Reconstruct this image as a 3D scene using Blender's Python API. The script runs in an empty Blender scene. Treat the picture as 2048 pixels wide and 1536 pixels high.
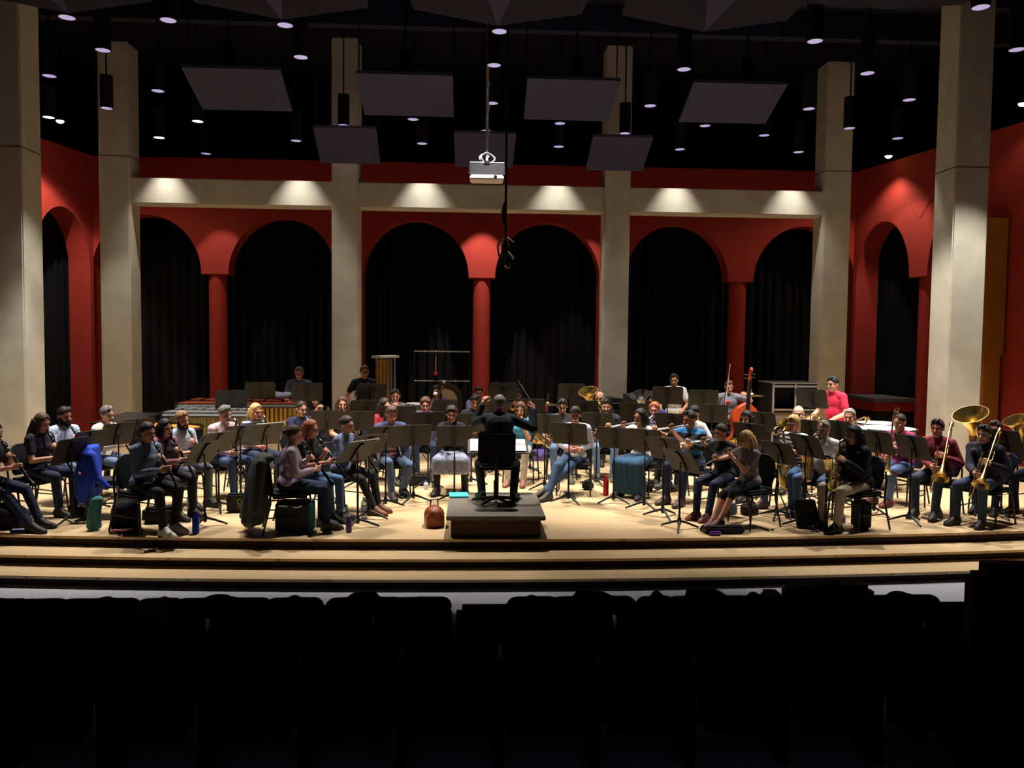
import bpy, bmesh, math, random
from mathutils import Vector as V, Matrix, Euler, Quaternion
R = math.radians
rnd = random.Random(7)
sc = bpy.context.scene
col = sc.collection

# ---------------------------------------------------------------- camera
cam_d = bpy.data.cameras.new('camera')
cam = bpy.data.objects.new('camera', cam_d)
col.objects.link(cam)
CAM_Z, YAW, PITCH, ROLL = 2.28, R(2.8), R(3.0), 0.0108
_f = V((math.sin(YAW) * math.cos(PITCH), math.cos(YAW) * math.cos(PITCH), -math.sin(PITCH)))
_r = _f.cross(V((0, 0, 1))).normalized()
_u = _r.cross(_f)
_r2 = _r * math.cos(ROLL) + _u * math.sin(ROLL)
_u2 = _r2.cross(_f)
cam.matrix_world = Matrix(((_r2.x, _u2.x, -_f.x, 0), (_r2.y, _u2.y, -_f.y, 0), (_r2.z, _u2.z, -_f.z, CAM_Z), (0, 0, 0, 1)))
cam_d.sensor_width = 36
cam_d.lens = 1640 / 2048 * 36
cam_d.clip_end = 200
sc.camera = cam

# ---------------------------------------------------------------- world, exposure
wd = bpy.data.worlds.new('hall_dark')
sc.world = wd
wd.use_nodes = True
wd.node_tree.nodes['Background'].inputs[0].default_value = (0.5, 0.53, 0.8, 1)
wd.node_tree.nodes['Background'].inputs[1].default_value = 0.03
sc.view_settings.view_transform = 'Standard'
sc.view_settings.look = 'None'
sc.view_settings.gamma = 1
sc.view_settings.use_curve_mapping = False
sc.view_settings.exposure = 0.25
STAGE_W, STAGE_COL = 8.4, (1.0, 0.945, 0.87)
cy = sc.cycles
cy.max_bounces = 5
cy.diffuse_bounces = 3
cy.glossy_bounces = 3
cy.transmission_bounces = 3
cy.caustics_reflective = False
cy.caustics_refractive = False
cy.sample_clamp_indirect = 4
cy.use_denoising = True
cy.denoiser = 'OPENIMAGEDENOISE'

# ---------------------------------------------------------------- materials
def lin(c):
    return tuple(((x / 255) / 12.92 if x / 255 <= 0.04045 else ((x / 255 + 0.055) / 1.055) ** 2.4) for x in c[:3]) + (1,)

_mats = {}

def M(name, rgb, rough=0.6, metal=0.0, var=0.0, scale=8.0, bump=0.0, stripes=None, plaid=None, emit=0.0, alpha=None, sheen=0.0):
    """procedural material: principled colour, optional noise variation, bump, stripes (colour, period, axis) or plaid"""
    key = (name, rgb, rough, metal, var, scale, bump, stripes, plaid, emit, alpha)
    if key in _mats:
        return _mats[key]
    m = bpy.data.materials.new(name)
    m.use_nodes = True
    nt = m.node_tree
    b = nt.nodes['Principled BSDF']
    c = lin(rgb)
    b.inputs['Base Color'].default_value = c
    b.inputs['Roughness'].default_value = rough
    b.inputs['Metallic'].default_value = metal
    b.inputs['Specular IOR Level'].default_value = 0.3
    tc = nt.nodes.new('ShaderNodeTexCoord')
    src = None
    if stripes:
        c2, per, ax = stripes
        sep = nt.nodes.new('ShaderNodeSeparateXYZ')
        nt.links.new(tc.outputs['Object'], sep.inputs[0])
        def band(axis, period, duty=0.5):
            md = nt.nodes.new('ShaderNodeMath'); md.operation = 'FRACT'
            dv = nt.nodes.new('ShaderNodeMath'); dv.operation = 'DIVIDE'
            dv.inputs[1].default_value = period
            nt.links.new(sep.outputs[axis], dv.inputs[0])
            nt.links.new(dv.outputs[0], md.inputs[0])
            lt = nt.nodes.new('ShaderNodeMath'); lt.operation = 'LESS_THAN'
            lt.inputs[1].default_value = duty
            nt.links.new(md.outputs[0], lt.inputs[0])
            return lt.outputs[0]
        mx = nt.nodes.new('ShaderNodeMix'); mx.data_type = 'RGBA'
        mx.inputs[6].default_value = c
        mx.inputs[7].default_value = lin(c2)
        nt.links.new(band(ax, per), mx.inputs[0])
        src = mx.outputs[2]
        if plaid:
            mx2 = nt.nodes.new('ShaderNodeMix'); mx2.data_type = 'RGBA'
            nt.links.new(src, mx2.inputs[6])
            mx2.inputs[7].default_value = lin(plaid[0])
            ml = nt.nodes.new('ShaderNodeMath'); ml.operation = 'MULTIPLY'
            nt.links.new(band(0, plaid[1], 0.4), ml.inputs[0]); ml.inputs[1].default_value = 0.6
            nt.links.new(ml.outputs[0], mx2.inputs[0])
            src = mx2.outputs[2]
    if var or bump:
        nz = nt.nodes.new('ShaderNodeTexNoise')
        nz.inputs['Scale'].default_value = scale
        nz.inputs['Detail'].default_value = 4
        nt.links.new(tc.outputs['Object'], nz.inputs['Vector'])
        if var:
            mp = nt.nodes.new('ShaderNodeMapRange')
            mp.inputs[1].default_value = 0.3; mp.inputs[2].default_value = 0.7
            mp.inputs[3].default_value = 1 - var; mp.inputs[4].default_value = 1 + var
            nt.links.new(nz.outputs[0], mp.inputs[0])
            mu = nt.nodes.new('ShaderNodeVectorMath'); mu.operation = 'SCALE'
            if src: nt.links.new(src, mu.inputs[0])
            else: mu.inputs[0].default_value = c[:3]
            nt.links.new(mp.outputs[0], mu.inputs[3])
            src = mu.outputs[0]
        if bump:
            bp = nt.nodes.new('ShaderNodeBump')
            bp.inputs['Strength'].default_value = bump
            bp.inputs['Distance'].default_value = 0.02
            nt.links.new(nz.outputs[0], bp.inputs['Height'])
            nt.links.new(bp.outputs[0], b.inputs['Normal'])
    if src:
        nt.links.new(src, b.inputs['Base Color'])
    if emit:
        b.inputs['Emission Color'].default_value = c
        b.inputs['Emission Strength'].default_value = emit
    if alpha is not None:
        b.inputs['Transmission Weight'].default_value = alpha
        b.inputs['IOR'].default_value = 1.2
    _mats[key] = m
    return m

def cloth(rgb, **k):
    return M('cloth', rgb, 0.85, 0, 0.12, 14, 0.5, **k)

BLACK = M('black_paint', (22, 21, 23), 0.5)
STANDM = M('stand_paint', (50, 47, 42), 0.55)
STEEL = M('steel_tube', (60, 58, 60), 0.4, 0.6)
CHROME = M('chrome', (215, 215, 220), 0.18, 1)
BRASS = M('brass', (234, 200, 124), 0.24, 1)
GOLD = M('gold_tube', (215, 170, 70), 0.35, 0.7)
SILVER = M('silver_plate', (225, 222, 218), 0.2, 1)
EBONY = M('ebony', (18, 16, 17), 0.3)
FABRIC = M('chair_fabric', (26, 25, 30), 0.9, 0, 0.2, 30)
PAPER = M('paper', (235, 233, 228), 0.8)

# ---------------------------------------------------------------- mesh helpers
def frame_of(d):
    d = V(d).normalized()
    a = V((0, 0, 1)) if abs(d.z) < 0.9 else V((1, 0, 0))
    x = a.cross(d).normalized()
    return x, d.cross(x)

class MB:
    def __init__(s):
        s.v = []; s.f = []
    def add(s, vs, fs, mat=None):
        o = len(s.v)
        s.v += [tuple(mat @ V(p)) if mat else tuple(p) for p in vs]
        s.f += [tuple(i + o for i in f) for f in fs]
        return s
    def box(s, c, d, rot=None):
        x, y, z = (k / 2 for k in d)
        m = Matrix.Translation(V(c)) @ (rot.to_4x4() if rot else Matrix())
        return s.add([(-x, -y, -z), (x, -y, -z), (x, y, -z), (-x, y, -z), (-x, -y, z), (x, -y, z), (x, y, z), (-x, y, z)],
                     [(0, 3, 2, 1), (4, 5, 6, 7), (0, 1, 5, 4), (1, 2, 6, 5), (2, 3, 7, 6), (3, 0, 4, 7)], m)
    def rings(s, rings, closed=False, caps=True):
        n = len(rings[0]); vs = [p for r in rings for p in r]; fs = []
        k = len(rings)
        for i in range(k if closed else k - 1):
            j = (i + 1) % k
            for a in range(n):
                b = (a + 1) % n
                fs.append((i * n + a, i * n + b, j * n + b, j * n + a))
        if caps and not closed:
            fs.append(tuple(range(n))[::-1]); fs.append(tuple((k - 1) * n + a for a in range(n)))
        return s.add(vs, fs)
    def tube(s, path, r, n=8, closed=False, flat=1.0):
        P = [V(p) for p in path]; k = len(P)
        rr = r if isinstance(r, (list, tuple)) else [r] * k
        x = None; rings = []
        for i in range(k):
            if closed: t = P[(i + 1) % k] - P[i - 1]
            else: t = P[min(i + 1, k - 1)] - P[max(i - 1, 0)]
            t = t.normalized() if t.length > 1e-9 else V((0, 0, 1))
            if x is None: x, y = frame_of(t)
            else:
                x = (x - t * x.dot(t)).normalized(); y = t.cross(x)
            rings.append([P[i] + (x * math.cos(a) + y * math.sin(a) * flat) * rr[i] for a in (2 * math.pi * q / n for q in range(n))])
        return s.rings(rings, closed)
    def cap(s, p0, p1, r0, r1=None, n=10, hn=3):
        """tapered capsule"""
        r1 = r0 if r1 is None else r1
        p0 = V(p0); p1 = V(p1); d = (p1 - p0)
        d = d.normalized() if d.length > 1e-6 else V((0, 0, 1))
        pts = []; rad = []
        for i in range(hn):
            a = math.pi / 2 * (1 - (i + 0.15) / hn); pts.append(p0 - d * r0 * math.sin(a)); rad.append(r0 * math.cos(a))
        pts.append(p0); rad.append(r0); pts.append(p1); rad.append(r1)
        for i in range(hn - 1, -1, -1):
            a = math.pi / 2 * (1 - (i + 0.15) / hn); pts.append(p1 + d * r1 * math.sin(a)); rad.append(r1 * math.cos(a))
        x, y = frame_of(d)
        return s.rings([[p + (x * math.cos(a) + y * math.sin(a)) * r for a in (2 * math.pi * q / n for q in range(n))] for p, r in zip(pts, rad)])
    def ell(s, c, r, rot=None, nu=14, nv=9, fn=None):
        c = V(c); rings = []
        for i in range(nv + 1):
            el = math.pi * (-0.5 + (i + (0.12 if i == 0 else -0.12 if i == nv else 0)) / nv)
            ring = []
            for a in range(nu):
                az = 2 * math.pi * a / nu
                p = V((math.cos(el) * math.cos(az), math.cos(el) * math.sin(az), math.sin(el)))
                k = fn(p) if fn else 1.0
                q = V((p.x * r[0] * k, p.y * r[1] * k, p.z * r[2] * k))
                ring.append(c + (rot @ q if rot else q))
            rings.append(ring)
        return s.rings(rings)
    def lathe(s, prof, mat=None, n=16, caps=True):
        rings = [[V((r * math.cos(2 * math.pi * q / n), r * math.sin(2 * math.pi * q / n), z)) for q in range(n)] for r, z in prof]
        if mat: rings = [[mat @ p for p in ring] for ring in rings]
        return s.rings(rings, caps=caps)
    def prism(s, poly, z0, z1, mat=None):
        n = len(poly)
        vs = [(x, y, z0) for x, y in poly] + [(x, y, z1) for x, y in poly]
        fs = [tuple(range(n))[::-1], tuple(range(n, 2 * n))] + [(i, (i + 1) % n, n + (i + 1) % n, n + i) for i in range(n)]
        return s.add(vs, fs, mat)
    def mesh(s, name, mat, smooth=True, bevel=0.0, angle=38):
        me = bpy.data.meshes.new(name)
        me.from_pydata(s.v, [], s.f)
        bm = bmesh.new(); bm.from_mesh(me)
        bmesh.ops.recalc_face_normals(bm, faces=bm.faces)
        if bevel:
            es = [e for e in bm.edges if len(e.link_faces) == 2 and e.calc_face_angle(0) > 0.6]
            bmesh.ops.bevel(bm, geom=es, offset=bevel, segments=2, affect='EDGES', clamp_overlap=True)
        bm.to_mesh(me); bm.free()
        if smooth:
            me.polygons.foreach_set('use_smooth', [True] * len(me.polygons))
            me.set_sharp_from_angle(angle=R(angle))
        me.materials.append(mat)
        return me
    def build(s, name, mat, parent=None, **k):
        return link(name, s.mesh(name, mat, **k), parent)

def link(name, me, parent=None):
    o = bpy.data.objects.new(name, me)
    col.objects.link(o)
    if parent: o.parent = parent
    return o

def tag(o, label, cat, group=None, kind=None):
    o['label'] = label; o['category'] = cat
    if group: o['group'] = group
    if kind: o['kind'] = kind
    return o

def thing(name, label, cat, loc=(0, 0, 0), rz=0.0, group=None, s=1.0):
    o = bpy.data.objects.new(name, None)
    o.empty_display_size = 0.1
    col.objects.link(o)
    o.location = loc; o.rotation_euler = (0, 0, rz); o.scale = (s, s, s)
    return tag(o, label, cat, group)

def struct(name, mb, mat, label=None, **k):
    o = mb.build(name, mat, **k)
    o['kind'] = 'structure'
    if label: o['label'] = label
    return o

def copy_tree(o, parent=None):
    c = o.copy(); col.objects.link(c)
    if parent: c.parent = parent
    for ch in list(o.children):
        copy_tree(ch, c)
    return c

pending = []

def soft(name, mb, mat, parent, voxel, it=2):
    """one continuous skin grown round overlapping limbs"""
    me = bpy.data.meshes.new(name)
    me.from_pydata([tuple(p) for p in mb.v], [], mb.f)
    me.materials.append(mat)
    o = link(name, me, parent)
    m = o.modifiers.new('r', 'REMESH'); m.mode = 'VOXEL'; m.voxel_size = voxel; m.use_smooth_shade = True
    if it:
        s = o.modifiers.new('s', 'SMOOTH'); s.factor = 0.5; s.iterations = it
    pending.append(o)
    return o

def flush():
    bpy.context.view_layer.update()
    dg = bpy.context.evaluated_depsgraph_get()
    for o in pending:
        mat = o.data.materials[0]
        old = o.data
        me = bpy.data.meshes.new_from_object(o.evaluated_get(dg))
        o.modifiers.clear(); o.data = me; me.name = o.name
        me.materials.clear(); me.materials.append(mat)
        me.polygons.foreach_set('use_smooth', [True] * len(me.polygons))
        me.polygons.foreach_set('material_index', [0] * len(me.polygons))
        bpy.data.meshes.remove(old)
    pending.clear()

def rotx(a): return Matrix.Rotation(a, 3, 'X')
def roty(a): return Matrix.Rotation(a, 3, 'Y')
def rotz(a): return Matrix.Rotation(a, 3, 'Z')
def T(p): return Matrix.Translation(V(p))
# power (W), half cone angle, aim point (None = straight down) of each lit can
SPOTS = {(-5.6, 11.8): (190, 32, None), (-2.65, 11.85): (230, 32, None), (0.35, 11.85): (300, 33, None), (-4.23, 11.79): (160, 32, None), (4.91, 11.87): (240, 32, None), (7.99, 11.97): (170, 32, None),
         (-5.68, 13.08): (130, 30, None), (-2.7, 13.15): (180, 30, None), (0.31, 13.28): (260, 32, None), (3.35, 13.23): (260, 32, None), (6.33, 13.18): (210, 32, None),
         (-7.15, 14.42): (90, 30, None), (-4.17, 14.41): (60, 28, None), (-1.2, 14.57): (150, 28, None), (1.8, 14.64): (170, 30, None), (4.79, 14.47): (150, 30, None), (7.75, 14.52): (110, 30, None),
         (3.45, 10.53): (190, 36, None), (6.53, 10.54): (150, 36, None), (0.35, 10.45): (150, 36, None), (-2.7, 10.45): (200, 36, None), (-5.7, 10.45): (210, 36, None),
         (-7.04, 16.34): (50, 30, None), (1.72, 16.65): (60, 26, None), (-1.21, 16.61): (60, 26, None), (-2.67, 17.2): (50, 26, (-2.9, 15.8, 0)), (4.65, 16.57): (50, 26, None),
         (-8.51, 17.11): (100, 30, (-9.35, 18.8, 3.6)), (8.96, 17.2): (40, 26, (9.7, 18.6, 3.6))}

# ================================================================ THE SETTING
X0 = 0.22
RED = M('red_plaster', (152, 44, 33), 0.85, 0, 0.06, 3, 0.15)
CONC = M('board_concrete', (204, 197, 180), 0.85, 0, 0.10, 2.5, 0.25)
CURT = M('black_velour', (5, 5, 9), 0.95, 0, 0.2, 6)
DARKW = M('dark_wall', (20, 20, 26), 0.9)

def planks(name, ca, cb, w=0.057, l=1.6, rough=0.33):
    m = bpy.data.materials.new(name); m.use_nodes = True
    nt = m.node_tree; b = nt.nodes['Principled BSDF']
    tc = nt.nodes.new('ShaderNodeTexCoord')
    br = nt.nodes.new('ShaderNodeTexBrick')
    br.inputs['Color1'].default_value = lin(ca); br.inputs['Color2'].default_value = lin(cb)
    br.inputs['Mortar'].default_value = lin(tuple(int(x * 0.8) for x in ca))
    br.inputs['Scale'].default_value = 1.0
    br.inputs['Mortar Size'].default_value = 0.0012
    br.inputs['Brick Width'].default_value = l; br.inputs['Row Height'].default_value = w
    nt.links.new(tc.outputs['Object'], br.inputs['Vector'])
    nz = nt.nodes.new('ShaderNodeTexNoise'); nz.inputs['Scale'].default_value = 2.2; nz.inputs['Detail'].default_value = 5
    mp = nt.nodes.new('ShaderNodeMapping'); mp.inputs['Scale'].default_value = (1, 9, 1)
    nt.links.new(tc.outputs['Object'], mp.inputs[0]); nt.links.new(mp.outputs[0], nz.inputs['Vector'])
    mr = nt.nodes.new('ShaderNodeMapRange'); mr.inputs[3].default_value = 0.88; mr.inputs[4].default_value = 1.12
    nt.links.new(nz.outputs[0], mr.inputs[0])
    mu = nt.nodes.new('ShaderNodeVectorMath'); mu.operation = 'SCALE'
    nt.links.new(br.outputs[0], mu.inputs[0]); nt.links.new(mr.outputs[0], mu.inputs[3])
    nt.links.new(mu.outputs[0], b.inputs['Base Color'])
    b.inputs['Roughness'].default_value = rough
    b.inputs['Specular IOR Level'].default_value = 0.25
    return m

WOOD = planks('maple_planks', (212, 184, 142), (202, 172, 130))

# ---- stage floor and steps: a shallow bow towards the hall
def edge_y(x, y0): return y0 + 0.0088 * x * x
def slab(name, y0, back, z1, z0, mat, label, xl=-12, xr=12):
    mb = MB(); n = 48; top = []; bot = []
    for i in range(n + 1):
        x = xl + (xr - xl) * i / n; top.append((x, edge_y(x, y0)))
    poly = top + [(xr, back if back > 0 else edge_y(xr, -back)), ]
    if back > 0: poly = top + [(xr, back), (xl, back)]
    else: poly = top + [(x, edge_y(x, -back)) for x, _ in reversed(top)]
    mb.prism(poly, z0, z1)
    return struct(name, mb, mat, label, smooth=False)

RISER = M('dark_riser', (46, 30, 24), 0.7)
slab('floor', 9.32, 22.5, 0.0, -0.03, WOOD, 'pale maple plank stage floor')
slab('trim_1', 9.36, -9.6, -0.03, -0.35, RISER, 'dark riser under the stage edge')
slab('trim_2', 8.91, -9.40, -0.12, -0.15, WOOD, 'upper maple step below the stage')
slab('trim_3', 8.98, -9.35, -0.15, -0.354, RISER, 'dark riser under the upper step')
slab('trim_4', 8.53, -8.98, -0.235, -0.265, WOOD, 'lower maple step below the stage')
slab('trim_5', 8.60, -8.97, -0.265, -0.354, RISER, 'dark riser under the lower step')
GREYF = M('grey_carpet', (168, 168, 176), 0.95, 0, 0.15, 40)
mb = MB(); mb.box((0, 5.2, -0.379), (26, 9.2, 0.05)); struct('ground_hall', mb, GREYF, 'grey hall floor in front of the stage steps', smooth=False)

# ---- arched red walls
def arch_wall(name, u0, u1, ztop, spans, zs, rz, thick, org, du, dn, label):
    """wall along du with arches; spans: list of (left, right, bottom to the right of it reaches the floor?)"""
    prof = [(u0, 0.0)]
    for a, b, solid in spans:
        if prof[-1][1] > 0.1: prof.append((a, zs))
        else: prof.append((a, 0.0)); prof.append((a, zs))
        c, r = (a + b) / 2, (b - a) / 2
        for i in range(1, 28):
            t = math.pi * (1 - i / 28)
            prof.append((c + r * math.cos(t), zs + rz * math.sin(t)))
        prof.append((b, zs))
        if solid: prof.append((b, 0.0))
    prof.append((u1, prof[-1][1]))
    o, du, dn = V(org), V(du).normalized(), V(dn).normalized()
    mb = MB()
    P = lambda u, z, back: o + du * u + dn * (thick if back else 0) + V((0, 0, z))
    for (ua, za), (ub, zb) in zip(prof, prof[1:]):
        mb.add([P(ua, za, 0), P(ub, zb, 0), P(ub, zb, 1), P(ua, za, 1)], [(0, 1, 2, 3)])
        if abs(ub - ua) > 1e-6:
            for bk in (0, 1):
                mb.add([P(ua, za, bk), P(ub, zb, bk), P(ub, ztop, bk), P(ua, ztop, bk)], [(0, 1, 2, 3)])
    mb.add([P(u0, ztop, 0), P(u1, ztop, 0), P(u1, ztop, 1), P(u0, ztop, 1)], [(0, 1, 2, 3)])
    for u in (u0, u1): mb.add([P(u, 0, 0), P(u, ztop, 0), P(u, ztop, 1), P(u, 0, 1)], [(0, 1, 2, 3)])
    me = bpy.data.meshes.new(name); me.from_pydata(mb.v, [], mb.f)
    bm = bmesh.new(); bm.from_mesh(me)
    bmesh.ops.remove_doubles(bm, verts=bm.verts, dist=1e-4)
    bmesh.ops.recalc_face_normals(bm, faces=bm.faces); bm.to_mesh(me); bm.free()
    me.materials.append(RED)
    w = link(name, me); w['kind'] = 'structure'; w['label'] = label
    return w

ZS, RZ, ZT = 3.81, 1.38, 6.55
YW = 20.1
sp = []
for k, c in enumerate((-8.0, -4.8, -1.6, 1.6, 4.8, 8.0)):
    sp.append((X0 + c - 1.28, X0 + c + 1.28, k in (1, 3, 5)))
arch_wall('wall_back', -9.6, 10.1, ZT, sp, ZS, RZ, 0.5, (0, YW, 0), (1, 0, 0), (0, 1, 0), 'red back wall with six round arches')
for c in (-6.4, 0.0, 6.4):
    mb = MB(); mb.lathe([(0.215, 0), (0.215, ZS + 0.02)], T((X0 + c, YW + 0.25, 0)), 24)
    struct('column_red', mb, RED, 'round red column under the hanging pier between two back arches')
# side walls
sspan = [(0.12, 1.95, False), (2.5, 4.35, False), (4.9, 6.75, True)]
for s, xc, nm in ((-1, -9.02, 'left'), (1, 9.46, 'right')):
    d = V((s * 0.2, -0.98, 0)).normalized(); n = V((s * 0.98, 0.2, 0))
    arch_wall('wall_' + nm, 0, 13, ZT, sspan if s < 0 else [sspan[0], (2.5, 3.9, True)], ZS, RZ, 0.55, (xc, YW, 0), d, n, 'red side wall with tall round arches')
    for u in ((2.22, 4.62) if s < 0 else (2.22,)):
        p = V((xc, YW, 0)) + d * u + n * 0.27
        mb = MB(); mb.lathe([(0.17, 0), (0.17, ZS + 0.02)], T(p), 20)
        struct('column_red', mb, RED, 'round red column in the %s side arcade' % nm)
# incised V marks in the red plaster
GROOVE = M('groove_shade', (112, 28, 22), 0.9)
def vmark(o, du, w, h, nm):
    o, du = V(o), V(du).normalized(); mb = MB()
    mb.tube([o - du * w + V((0, 0, h)), o, o + du * w + V((0, 0, h))], 0.009, 4)
    struct(nm, mb, GROOVE, 'thin incised V line on the red plaster')
vmark((X0, YW, 5.03), (1, 0, 0), 0.3, 0.28, 'trim_6')
dl = V((-0.2, -0.98, 0)).normalized(); dr = V((0.2, -0.98, 0)).normalized()
vmark(V((-9.02, YW, 5.1)) + dl * 2.22, dl, 0.35, 0.4, 'trim_7')
vmark(V((9.46, YW, 5.1)) + dr * 2.22, dr, 0.35, 0.4, 'trim_8')
# ochre-coloured pilaster strip on the right side wall
mb = MB(); mb.box((10.12, 15.75, 3.43), (0.42, 0.5, 2.66)); mb.box((10.14, 15.75, 1.05), (0.32, 0.42, 2.1))
struct('wall_right_pilaster', mb, M('ochre_tone', (150, 92, 26), 0.85, 0, 0.1, 2), 'ochre coloured pilaster on the right side wall', smooth=False)
# dark shell around everything
def wallbox(nm, c, d, lab=None, m=DARKW):
    mb = MB(); mb.box(c, d); return struct(nm, mb, m, lab, smooth=False)
wallbox('wall_behind', (0, 22.6, 4.3), (26, 0.2, 10.4), 'black wall behind the curtains')
wallbox('wall_far_left', (-13.1, 11, 4.3), (0.2, 24, 10.4))
wallbox('wall_far_right', (13.1, 11, 4.3), (0.2, 24, 10.4))
wallbox('ceiling', (0, 11, 9.3), (26.4, 24, 0.2), 'black hall ceiling above the lights', M('ceiling_black', (20, 22, 36), 0.95))

# curtains in folds behind the arches
def curtain(p0, p1, nm, z1=5.6, z0=0.02, per=0.24, amp=0.07):
    p0, p1 = V(p0), V(p1); L = (p1 - p0).length; d = (p1 - p0) / L; n = V((-d.y, d.x, 0))
    k = int(L / per * 8); r = random.Random(k)
    a = []
    ph = 0
    for i in range(k + 1):
        ph += 2 * math.pi / 8 * r.uniform(0.7, 1.3)
        a.append(p0 + d * (L * i / k) + n * (amp * math.sin(ph)))
    mb = MB()
    vs = [(q.x, q.y, z0) for q in a] + [(q.x, q.y, z1) for q in a] + [(q.x + n.x * 0.02, q.y + n.y * 0.02, z0) for q in a] + [(q.x + n.x * 0.02, q.y + n.y * 0.02, z1) for q in a]
    m = k + 1
    fs = [(i, i + 1, m + i + 1, m + i) for i in range(k)] + [(2 * m + i, 3 * m + i, 3 * m + i + 1, 2 * m + i + 1) for i in range(k)]
    mb.add(vs, fs)
    o = mb.build('curtain', CURT, angle=80)
    return tag(o, nm, 'curtain')
nmz = ['far left', 'left bay inner', 'centre left', 'centre right', 'right bay inner', 'far right']
for c, q in zip((-8.0, -4.8, -1.6, 1.6, 4.8, 8.0), nmz):
    curtain((X0 + c - 1.57, 21.3, 0), (X0 + c + 1.57, 21.3, 0), 'black folded curtain behind the %s arch of the back wall' % q)
for s, xc, q in ((-1, -9.02, 'left'), (1, 9.46, 'right')):
    d = V((s * 0.2, -0.98, 0)).normalized(); n = V((s * 0.98, 0.2, 0)); o = V((xc, YW, 0)) + n * 0.85
    curtain(o - d * 0.5, o + d * 2.2, 'black folded curtain in the far arch of the %s side wall' % q)
    curtain(o + d * 2.25, o + d * 4.6, 'black folded curtain in the middle arch of the %s side wall' % q)

# ---- concrete frame: columns and beam
def column(c, w, d, z1, lab):
    mb = MB(); mb.box((c[0], c[1], z1 / 2), (w, d, z1))
    o = mb.build('column_concrete', CONC, bevel=0.02); o['kind'] = 'structure'; o['label'] = lab
    return o
YB = 17.7
column((-7.5, YB + 0.28), 0.62, 0.56, 8.4, '') ; column((7.93, YB + 0.28), 0.6, 0.56, 8.4, '')
column((-2.72, YB + 0.28), 0.56, 0.56, 8.6, ''); column((3.1, YB + 0.28), 0.55, 0.56, 8.6, '')
column((-7.29, 13.5), 0.6, 0.6, 9.2, ''); column((8.15, 13.5), 0.58, 0.6, 9.2, '')
for o, l in zip([o for o in col.objects if o.name.startswith('column_concrete')],
                ('pale concrete column at the back left corner', 'pale concrete column at the back right corner', 'pale concrete column left of the centre arches',
                 'pale concrete column right of the centre arches', 'pale concrete column nearest on the left', 'pale concrete column nearest on the right')):
    o['label'] = l
mb = MB(); mb.box((0.22, YB + 0.33, 5.36), (15.3, 0.5, 0.53))
o = mb.build('beam_concrete', CONC, bevel=0.015); o['kind'] = 'structure'; o['label'] = 'pale concrete beam across the back columns above the arches'
JOINT = M('joint_shadow', (120, 110, 95), 0.9)
for i, (x, y, w, d, z) in enumerate(((-7.29, 13.5, 0.6, 0.6, 5.2), (8.15, 13.5, 0.58, 0.6, 5.2), (-7.5, YB + 0.28, 0.62, 0.56, 6.05), (7.93, YB + 0.28, 0.6, 0.56, 6.05))):
    mb = MB(); mb.box((x, y, z), (w + 0.006, d + 0.006, 0.025)); struct('trim_%d' % (9 + i), mb, JOINT, 'dark pour joint round a concrete column', smooth=False)

# ---- ceiling reflector panels (each hangs on two rods)
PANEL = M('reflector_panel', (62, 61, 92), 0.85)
def reflector(c4, lab, th=0.05):
    """c4: near left, near right, far right, far left undersides"""
    c = sum((V(p) for p in c4), V()) / 4
    t = thing('ceiling_reflector', lab, 'acoustic panel', c, 0, 'hung acoustic panels')
    mb = MB(); q = [V(p) - c for p in c4]
    mb.add(q + [p + V((0, 0, th)) for p in q], [(0, 1, 2, 3), (4, 7, 6, 5), (0, 4, 5, 1), (1, 5, 6, 2), (2, 6, 7, 3), (3, 7, 4, 0)])
    mb.build('panel', PANEL, t, smooth=False)
    for k in (0, 1):
        p = (q[k] * 0.7 + q[3 - k] * 0.3); mb = MB(); mb.tube([p + V((0, 0, th)), V((p.x, p.y, 9.2 - c.z))], 0.012, 6); mb.build('hanger_rod', BLACK, t)
for lab, xs, y0, z0, y1, z1 in (
        ('pale acoustic panel hanging leftmost in the front row of four', (-4.65, -3.1, -3.18, -4.72), 13.5, 6.56, 14.75, 6.25),
        ('pale acoustic panel in the front row, just left of the projector', (-1.9, -0.35, -0.36, -1.92), 13.5, 6.54, 14.75, 6.22),
        ('pale acoustic panel in the front row, just right of the projector', (0.86, 2.38, 2.38, 0.88), 13.5, 6.53, 14.75, 6.21),
        ('pale acoustic panel hanging rightmost in the front row of four', (3.59, 5.15, 5.23, 3.66), 13.5, 6.54, 14.75, 6.23),
        ('smaller acoustic panel hanging leftmost in the back row of three', (-3.1, -1.89, -1.91, -3.12), 16.2, 6.35, 17.1, 5.86),
        ('smaller acoustic panel hanging right behind the projector pole', (-0.39, 0.82, 0.8, -0.38), 16.2, 6.31, 17.1, 5.84),
        ('smaller acoustic panel hanging rightmost in the back row of three', (2.33, 3.52, 3.5, 2.32), 16.2, 6.3, 17.1, 5.83)):
    reflector([(xs[0], y0, z0), (xs[1], y0, z0), (xs[2], y1, z1), (xs[3], y1, z1)], lab)
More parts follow.
